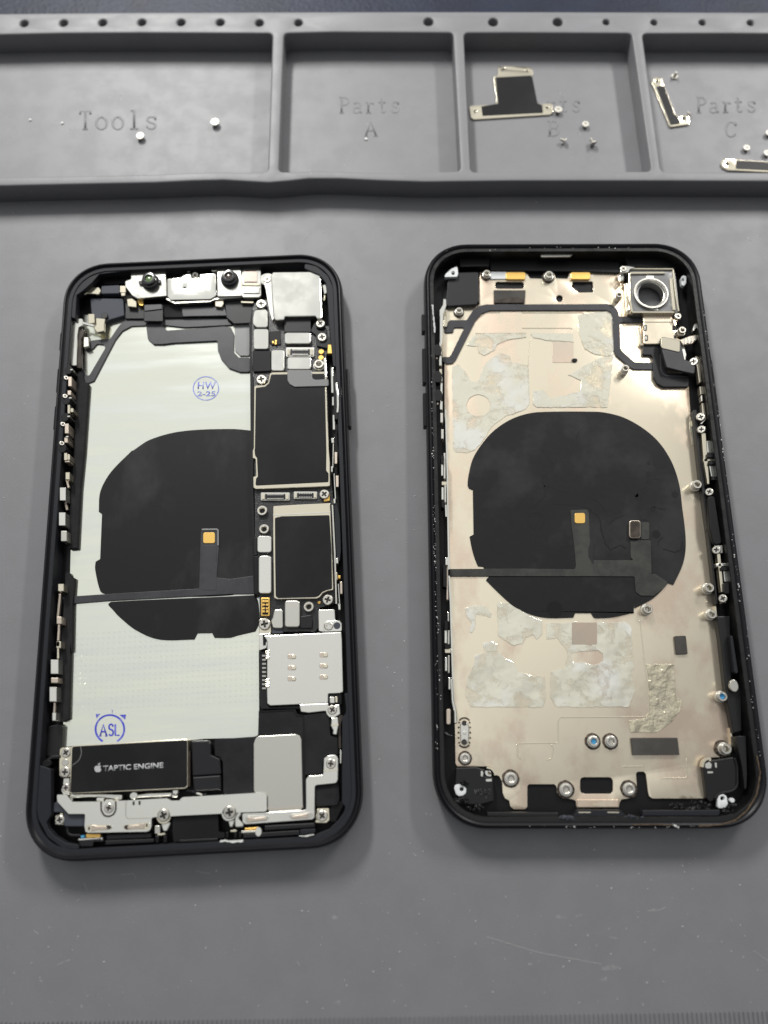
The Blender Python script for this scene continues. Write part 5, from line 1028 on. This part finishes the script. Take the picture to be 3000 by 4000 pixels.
# right rail
for x, y, r in ((130, 935, 1.25), (245, 1890, 1.25), (262, 2110, 1.25)): screw('Z', x, y, 4.6, r * .9, tilt=.5, ta=-1.57)
for sp, mm in ((['Z', (160, 845), (215, 850), (240, 930), (270, 1290), (225, 1310), (190, 1020), (175, 1000)], m_steelc), (['Z', (232, 1365), (315, 1365), (325, 1500), (245, 1510)], m_steelc), (['Z', (255, 1520), (290, 1520), (298, 1625), (262, 1630)], m_steelt), (['Z', (270, 1650), (315, 1660), (350, 1930), (330, 1960), (285, 1880)], m_steelc), (['Z', (275, 1120), (325, 1125), (320, 1205), (285, 1195)], m_steelw), (['Z', (340, 1540), (372, 1560), (365, 1640), (335, 1620)], m_copper), (['Z', (245, 2010), (320, 1940), (340, 1950), (270, 2020)], m_steelt)):
    poly('rail_clip', sp, 3, 4.6, mm, .2, .15)
for sp, mm in ((['I', (1045, 215), (1085, 215), (1120, 690), (1100, 690), (1065, 480)], m_steelc), (['I', (1090, 287), (1138, 287), (1142, 400), (1098, 400)], m_steelw), (['I', (1060, 455), (1150, 445), (1152, 475), (1062, 485)], m_steelc), (['I', (1112, 508), (1162, 508), (1172, 625), (1135, 620)], m_steelw), (['I', (1185, 1310), (1220, 1340), (1250, 1690), (1225, 1690)], m_steelc), (['I', (1178, 1425), (1275, 1420), (1275, 1450), (1180, 1456)], m_steelw), (['I', (1245, 1487), (1285, 1487), (1292, 1595), (1258, 1595)], m_steelw), (['I', (1170, 1255), (1240, 1255), (1245, 1330), (1190, 1330)], m_steelt), (['I', (1225, 1712), (1270, 1708), (1275, 1790), (1230, 1790)], m_steelt)):
    poly('rail_clip', sp, 3, 4.6, mm, .2, .15)
for x, y in ((1038, 68), (1042, 182), (1115, 760), (1180, 1298), (1240, 1748)): screw('I', x, y, 5.0, 1.0, tilt=.5, ta=-1.57)
for r_ in ((1100, 400, 1150, 440), (1115, 475, 1160, 505), (1140, 625, 1180, 650), (1225, 1455, 1285, 1485), (1255, 1600, 1300, 1700)): poly('rail_pocket', RC('I', *r_), 3, 5.4, m_void, .2)
poly('rail_channel', ['I', (1100, 800), (1170, 800), (1200, 1000), (1240, 1240), (1160, 1260), (1120, 1100)], 2, 5.0, m_void, 1, .3)
# bottom edge
poly('bottom_bar', ['K', (660, 1915), (1310, 1920), (1310, 1960), (660, 1955)], 3, 5.4, m_inner, .2, .15)
poly('bottom_bar', ['L', (490, 1900), (1195, 1895), (1195, 1925), (1180, 1950), (490, 1950)], 3, 5.4, m_ledge, .2, .15)
poly('bottom_bar', ['K', (1480, 1895), 'L', (290, 1895), (340, 1955), 'K', (1440, 1960)], 3, 5.2, m_ledge, .2, .2)
for sp in (['K', (1490, 1917), (1600, 1917)], ['L', (35, 1842), (135, 1842)], ['L', (170, 1917), (275, 1917)]): strip('pale_mark', sp, .22, 4, 5.28, m_steelc)
poly('floor_tongue', ['K', (1480, 1800), 'L', (270, 1800), (270, 1870), 'K', (1480, 1872)], 1.0, PZ + .5, m_beige, .3, .1)
def crumple(name, v, x0, y0, x1, y1, n, mt, z, seed):
    rd = random.Random(seed); bm = bmesh.new()
    for k in range(n):
        x, y = rd.uniform(x0, x1), rd.uniform(y0, y1); a = rd.uniform(0, 6.3); L = rd.uniform(25, 70)
        P = []
        for q in range(5):
            X = x + math.cos(a) * L * (q / 4 - .5) + rd.uniform(-9, 9); Y = y + math.sin(a) * L * .3 * (q / 4 - .5) + rd.uniform(-7, 7); zz = z + rd.uniform(-.3, .5)
            p_ = FR.loc(at(v, X, Y, zz)); P.append((p_[0], p_[1], zz))
        add_tube(bm, P, rd.uniform(.12, .4), 5, .6)
    return obj(name, bm, mt, ROOT)
crumple('adhesive_scrap', 'L', 730, 1815, 1100, 1890, 26, m_gloss, 4.2, 5)
crumple('adhesive_scrap', 'K', 400, 1640, 480, 1660, 8, m_gloss, 3.6, 6)
crumple('adhesive_scrap', 'K', 380, 1790, 480, 1900, 10, m_gloss, 3.8, 7)
crumple('adhesive_scrap', 'K', 500, 1855, 650, 1895, 8, m_gloss, 4.0, 8)
crumple('adhesive_scrap', 'L', 1230, 1850, 1340, 1920, 8, m_gloss, 5.4, 9)
crumple('adhesive_scrap', 'K', 1310, 1955, 1480, 1985, 8, m_soft, 6.1, 10)
crumple('adhesive_scrap', 'L', 350, 1945, 490, 1975, 6, m_soft, 6.1, 11)
def blob(bm, x, y, z, r, rd):
    m3 = Matrix.Translation((x * S, y * S, z * S)) @ Matrix.Rotation(rd.uniform(0, 3), 4, 'Z') @ Matrix.Diagonal((rd.uniform(.7, 1.6), rd.uniform(.5, 1), .6, 1))
    g_ = bmesh.ops.create_icosphere(bm, subdivisions=1, radius=r * S, matrix=m3)
    for q in g_['verts']: q.co += Vector((rd.uniform(-.2, .2), rd.uniform(-.2, .2), rd.uniform(-.1, .1))) * r * S
def debris():
    rd = random.Random(11); bm = bmesh.new()
    def put(v, x, y, z, r):
        c = FR.loc(at(v, x, y, z)); blob(bm, c[0], c[1], z, r, rd)
    for v, xa, ya, xb, yb, n, jit in (('G', 155, 1100, 160, 1659, 14, 4), ('J', 165, 0, 170, 600, 24, 8), ('J', 168, 600, 190, 1500, 60, 12), ('J', 185, 1300, 200, 1896, 24, 10), ('K', 192, 0, 200, 1350, 44, 12), ('K', 215, 100, 235, 900, 20, 14), ('H', 1290, 650, 1340, 1000, 16, 6), ('H', 1340, 1000, 1430, 1640, 16, 8), ('I', 1195, 0, 1260, 560, 26, 8), ('I', 1260, 560, 1400, 1800, 40, 10), ('L', 1410, 0, 1480, 900, 22, 14), ('L', 1480, 900, 1580, 1500, 16, 10), ('L', 700, 2050, 1250, 2030, 18, 10), ('K', 700, 2030, 1500, 2050, 14, 8), ('L', 0, 2050, 700, 2050, 14, 8), ('G', 300, 150, 1400, 105, 16, 9), ('H', 0, 110, 1000, 115, 12, 10)):
        for k in range(int(n * .55)):
            u = rd.random(); put(v, xa + (xb - xa) * u + rd.uniform(-jit, jit), ya + (yb - ya) * u + rd.uniform(-6, 6), 6.85, rd.choice((.06, .08, .1, .15)))
    for x, y in ((790, 2040), (815, 2055), (775, 2035)): put('L', x, y, 7, .28)
    return tag(obj('debris', bm, m_bit, ROOT), kind='stuff')
debris()
ragged('rust_line', ['L', (1530, 1400), (1560, 1560), (1530, 1750), (1440, 1900), (1330, 1990), (1200, 2030), (1000, 2040)], .28, 6.95, m_gunk, seed=21, h=.15)
ragged('rust_line', ['L', (800, 2035), (600, 2025), (400, 2030)], .2, 6.95, m_gunk, seed=22, h=.1)
ragged('scuff_line', ['G', (162, 640), (175, 760), (185, 900)], .5, 6.8, m_hair, seed=23, h=.1)
# small dark chip on the floor
lump('dark_chip', 'G', 1482, 1150, .75, PZ, PZ + .5, m_void, .45)

# ================================================================== LOOSE THINGS IN THE TRAY
FR = WORLD
def loose(name, spec, z, t_, label, holes, films, cat='bracket', group='metal brackets lying in the tray'):
    """thin plate lying on the tray floor; films: black film pieces on it"""
    global ROOT
    c = at(spec[0], *spec[1], z); ROOT = None
    o = poly(name, spec, z, z + t_, m_steelc, .5, .1, holes=holes, parent=None)
    tag(o, label, cat, group)
    for f, r in films: poly('black_film', f, z + t_ - .05, z + t_ + .1, m_film, r, .04, parent=o)
    return o
loose('cover_bracket', ['S', (1928, 297), (1944, 295), (1946, 262), (1955, 258), (2060, 261), (2078, 266), (2080, 284), (2078, 294), (2100, 405), (2118, 405), (2150, 403), (2160, 412), (2158, 440), (2150, 447), (1852, 466), (1840, 460), (1834, 420), (1838, 412), (1935, 408), (1940, 398)], .05, .45,
      'large T-shaped steel cover bracket with black film in the third compartment', [(['S'] + ring_pts(1966, 267, 6, 14), 0), (['S'] + ring_pts(2061, 275, 5.5, 14), 0), (['S'] + ring_pts(1856, 435, 5, 14), 0), (['S'] + ring_pts(2139, 419, 5.5, 14), 0)],
      [(['S', (1935, 302), (2078, 294), (2100, 404), (2118, 410), (2122, 440), (1885, 452), (1880, 416), (1945, 404)], .2)])
loose('connector_bracket', ['W', (905, 530), (912, 505), (940, 497), (972, 510), (985, 552), (1058, 738), (1080, 752), (1130, 745), (1148, 755), (1152, 795), (1145, 805), (1028, 822), (1020, 815)], .05, .5,
      'slim L-shaped bent steel bracket with black film beside the right divider', [(['W'] + ring_pts(939, 523, 10, 14), 0), (['W'] + ring_pts(1113, 765, 11, 14), 0)],
      [(['W', (935, 562), (983, 552), (1056, 742), (1090, 775), (1088, 800), (1028, 808)], .3)])
loose('strap_bracket', ['W', (1360, 1040), (1385, 1025), (1450, 1030), (1480, 1036), (1800, 1056), (1800, 1122), (1480, 1105), (1400, 1102), (1365, 1085), (1352, 1060)], .05, .5,
      'long straight steel strap with round eyelet and black film, cut off by the right edge', [(['W'] + ring_pts(1394, 1062, 12, 14), 0)],
      [(['W', (1450, 1038), (1800, 1060), (1800, 1110), (1452, 1092)], .2)])
def loose_screw(v, x, y, r, label, up=True, ang=0, ln=1.3):
    """tiny screw: head disc with cross recess and a short threaded shank"""
    bm = bmesh.new()
    add_prism(bm, ring_pts(0, 0, 1, 20), -.35, 0, [cross_pts(.5, .17)]); add_prism(bm, ring_pts(0, 0, .85, 16), -.42, -.2)
    prof = [(0, -.4)]; z = -.4
    for k in range(5): prof += [(.42, z), (.5, z - ln / 20), (.42, z - ln / 10)]; z -= ln / 5
    prof += [(.3, z - .1), (0, z - .1)]; add_lathe(bm, prof, n=14)
    o = obj('screw', bm, m_dull, None, .07)
    zc = .42 * r if up is None else (r * .42 + .02 if up else (ln + .5) * r * .98)
    tilt = {True: math.pi, False: 0, None: 1.75}[up]
    if up is True: zc = .05
    o.rotation_euler = (tilt, 0, ang)
    p = at(v, x, y, .6); 
    if up is None: zc = r * .95
    o.location = (p.x * S, p.y * S, (zc if up is not None else r * .95) * S); o.scale = (r, r, r)
    return tag(o, label, 'screw', 'loose screws in the tray')
# head down with the shank pointing up shows the disc; lying screws show the side
loose_screw('T', 912, 888, 1.15, 'golden tinted loose screw just below the l of Tools', False, 0, .6)
loose_screw('T', 1396, 800, 1.25, 'bright round loose screw alone right of the word Tools', False, 0, .6)
loose_screw('W', 298, 717, 1.1, 'loose screw touching the right foot of the T-shaped bracket', False, 0, .6)
loose_screw('W', 475, 810, 1.0, 'loose screw right of the letter B', False, 0, .6)
loose_screw('W', 526, 940, 1.05, 'lowest loose screw in the B compartment, near the front wall', None, .4)
loose_screw('W', 345, 920, .9, 'dark loose screw lying on its side just below the letter B', None, 1.2)
loose_screw('W', 1056, 490, 1.0, 'loose screw standing shank up right of the L-shaped bracket top', True)
loose_screw('W', 1150, 742, .62, 'tiny loose screw at the foot of the L-shaped bracket', None, .6)
loose_screw('W', 1518, 962, .95, 'loose screw below the letter C, above the strap', False, 0, .6)
loose_screw('W', 1650, 996, .95, 'loose screw half cut by the right edge, just above the strap', False, 0, .6)
loose_screw('W', 1662, 866, .95, 'loose screw mostly cut off at the right edge, higher than the others', False, 0, .6)
def flake(v, x, y, r, label, seed):
    rd = random.Random(seed); p = at(v, x, y, .2); bm = bmesh.new()
    add_prism(bm, [(r * math.cos(a) * rd.uniform(.8, 1.2), r * math.sin(a) * rd.uniform(.6, 1)) for a in (.3, 1.5, 2.2, 3.4, 4.5, 5.5)], 0, .3)
    o = obj('plastic_crumb', bm, m_bit, None, .05); o.location = (p.x * S, p.y * S, .02 * S); return tag(o, label, 'crumb', 'white crumbs in the tray')
flake('T', 196, 776, .42, 'white crumb at the far left of the Tools compartment', 1)
flake('T', 403, 797, .42, 'white crumb just left of the T of Tools', 2)
flake('U', 712, 900, .5, 'pale crumb at the foot of the letter A', 3)
# dust and lint over the mat
def dust():
    rd = random.Random(5); bm = bmesh.new()
    def free(px, py):
        return not (220 < px < 1345 and 990 < py < 3350) and not (90 < px < 1430 and 1500 < py < 3370) and not (1640 < px < 2990 and 940 < py < 3270) and not (40 < py < 215) and not (650 < py < 790)
    n = 0
    while n < 760:
        px, py = rd.uniform(0, 3000), rd.uniform(220, 3940)
        if not free(px, py): continue
        p = at('S', px, py, .03); blob(bm, p.x, p.y, .03, rd.choice((.04, .05, .06, .08, .11, .17)), rd); n += 1
    for v, pts_ in (('S', [(220, 3768), (275, 3748)]), ('S', [(1900, 3660), (2100, 3720), (2350, 3768)]), ('S', [(130, 3632), (150, 3650)]), ('S', [(470, 3418), (520, 3412), (530, 3435)]), ('S', [(2530, 3555), (2570, 3556), (2600, 3543)]), ('S', [(300, 3520), (310, 3508)]), ('S', [(1160, 3755), (1170, 3772)]), ('S', [(760, 3400), (820, 3412)]), ('S', [(2945, 3715), (3000, 3752)]), ('S', [(330, 3450), (340, 3480)])):
        P = [at(v, x + rd.uniform(-2, 2), y + rd.uniform(-2, 2), .03) for x, y in pts_]
        add_tube(bm, P, .03, 4, .5)
    return tag(obj('dust', bm, m_hair), 'fine pale dust and lint scattered on the mat', 'dust', kind='stuff')
dust()
def smudge(px, py, w_, h_, a, seed):
    rd = random.Random(seed); pts_ = []
    for k in range(14):
        t_ = 2 * math.pi * k / 14; x = w_ * math.cos(t_) * rd.uniform(.75, 1.1); y = h_ * math.sin(t_) * rd.uniform(.6, 1.1)
        pts_.append((px + x * math.cos(a) - y * math.sin(a), py + x * math.sin(a) + y * math.cos(a)))
    bm = bmesh.new(); add_prism(bm, pts_of(['S'] + pts_, .012), .004, .012); return bm
m_scuff = mat('chalky_scuff', (.27, .27, .28), rough=.6, c2=(.205, .206, .212), cs=900, cth=(.4, .55), detail=6)
for i, (a_, b_, c_, d_, e_) in enumerate(((2190, 3582, 22, 8, .1), (2262, 3575, 18, 5, -.4), (2395, 3663, 18, 5, .2), (2385, 3780, 36, 13, -.1), (2358, 3830, 18, 8, 0), (2550, 3552, 24, 4, -.2), (1305, 3585, 16, 11, .3), (1315, 3915, 18, 6, -.4), (195, 3622, 10, 5, -.3), (160, 3832, 8, 5, .3), (270, 3750, 8, 3, -.3), (2490, 3560, 9, 3, 0))):
    o = obj('scuff_mark', smudge(a_, b_, c_, d_, e_, i), m_scuff, MAT)
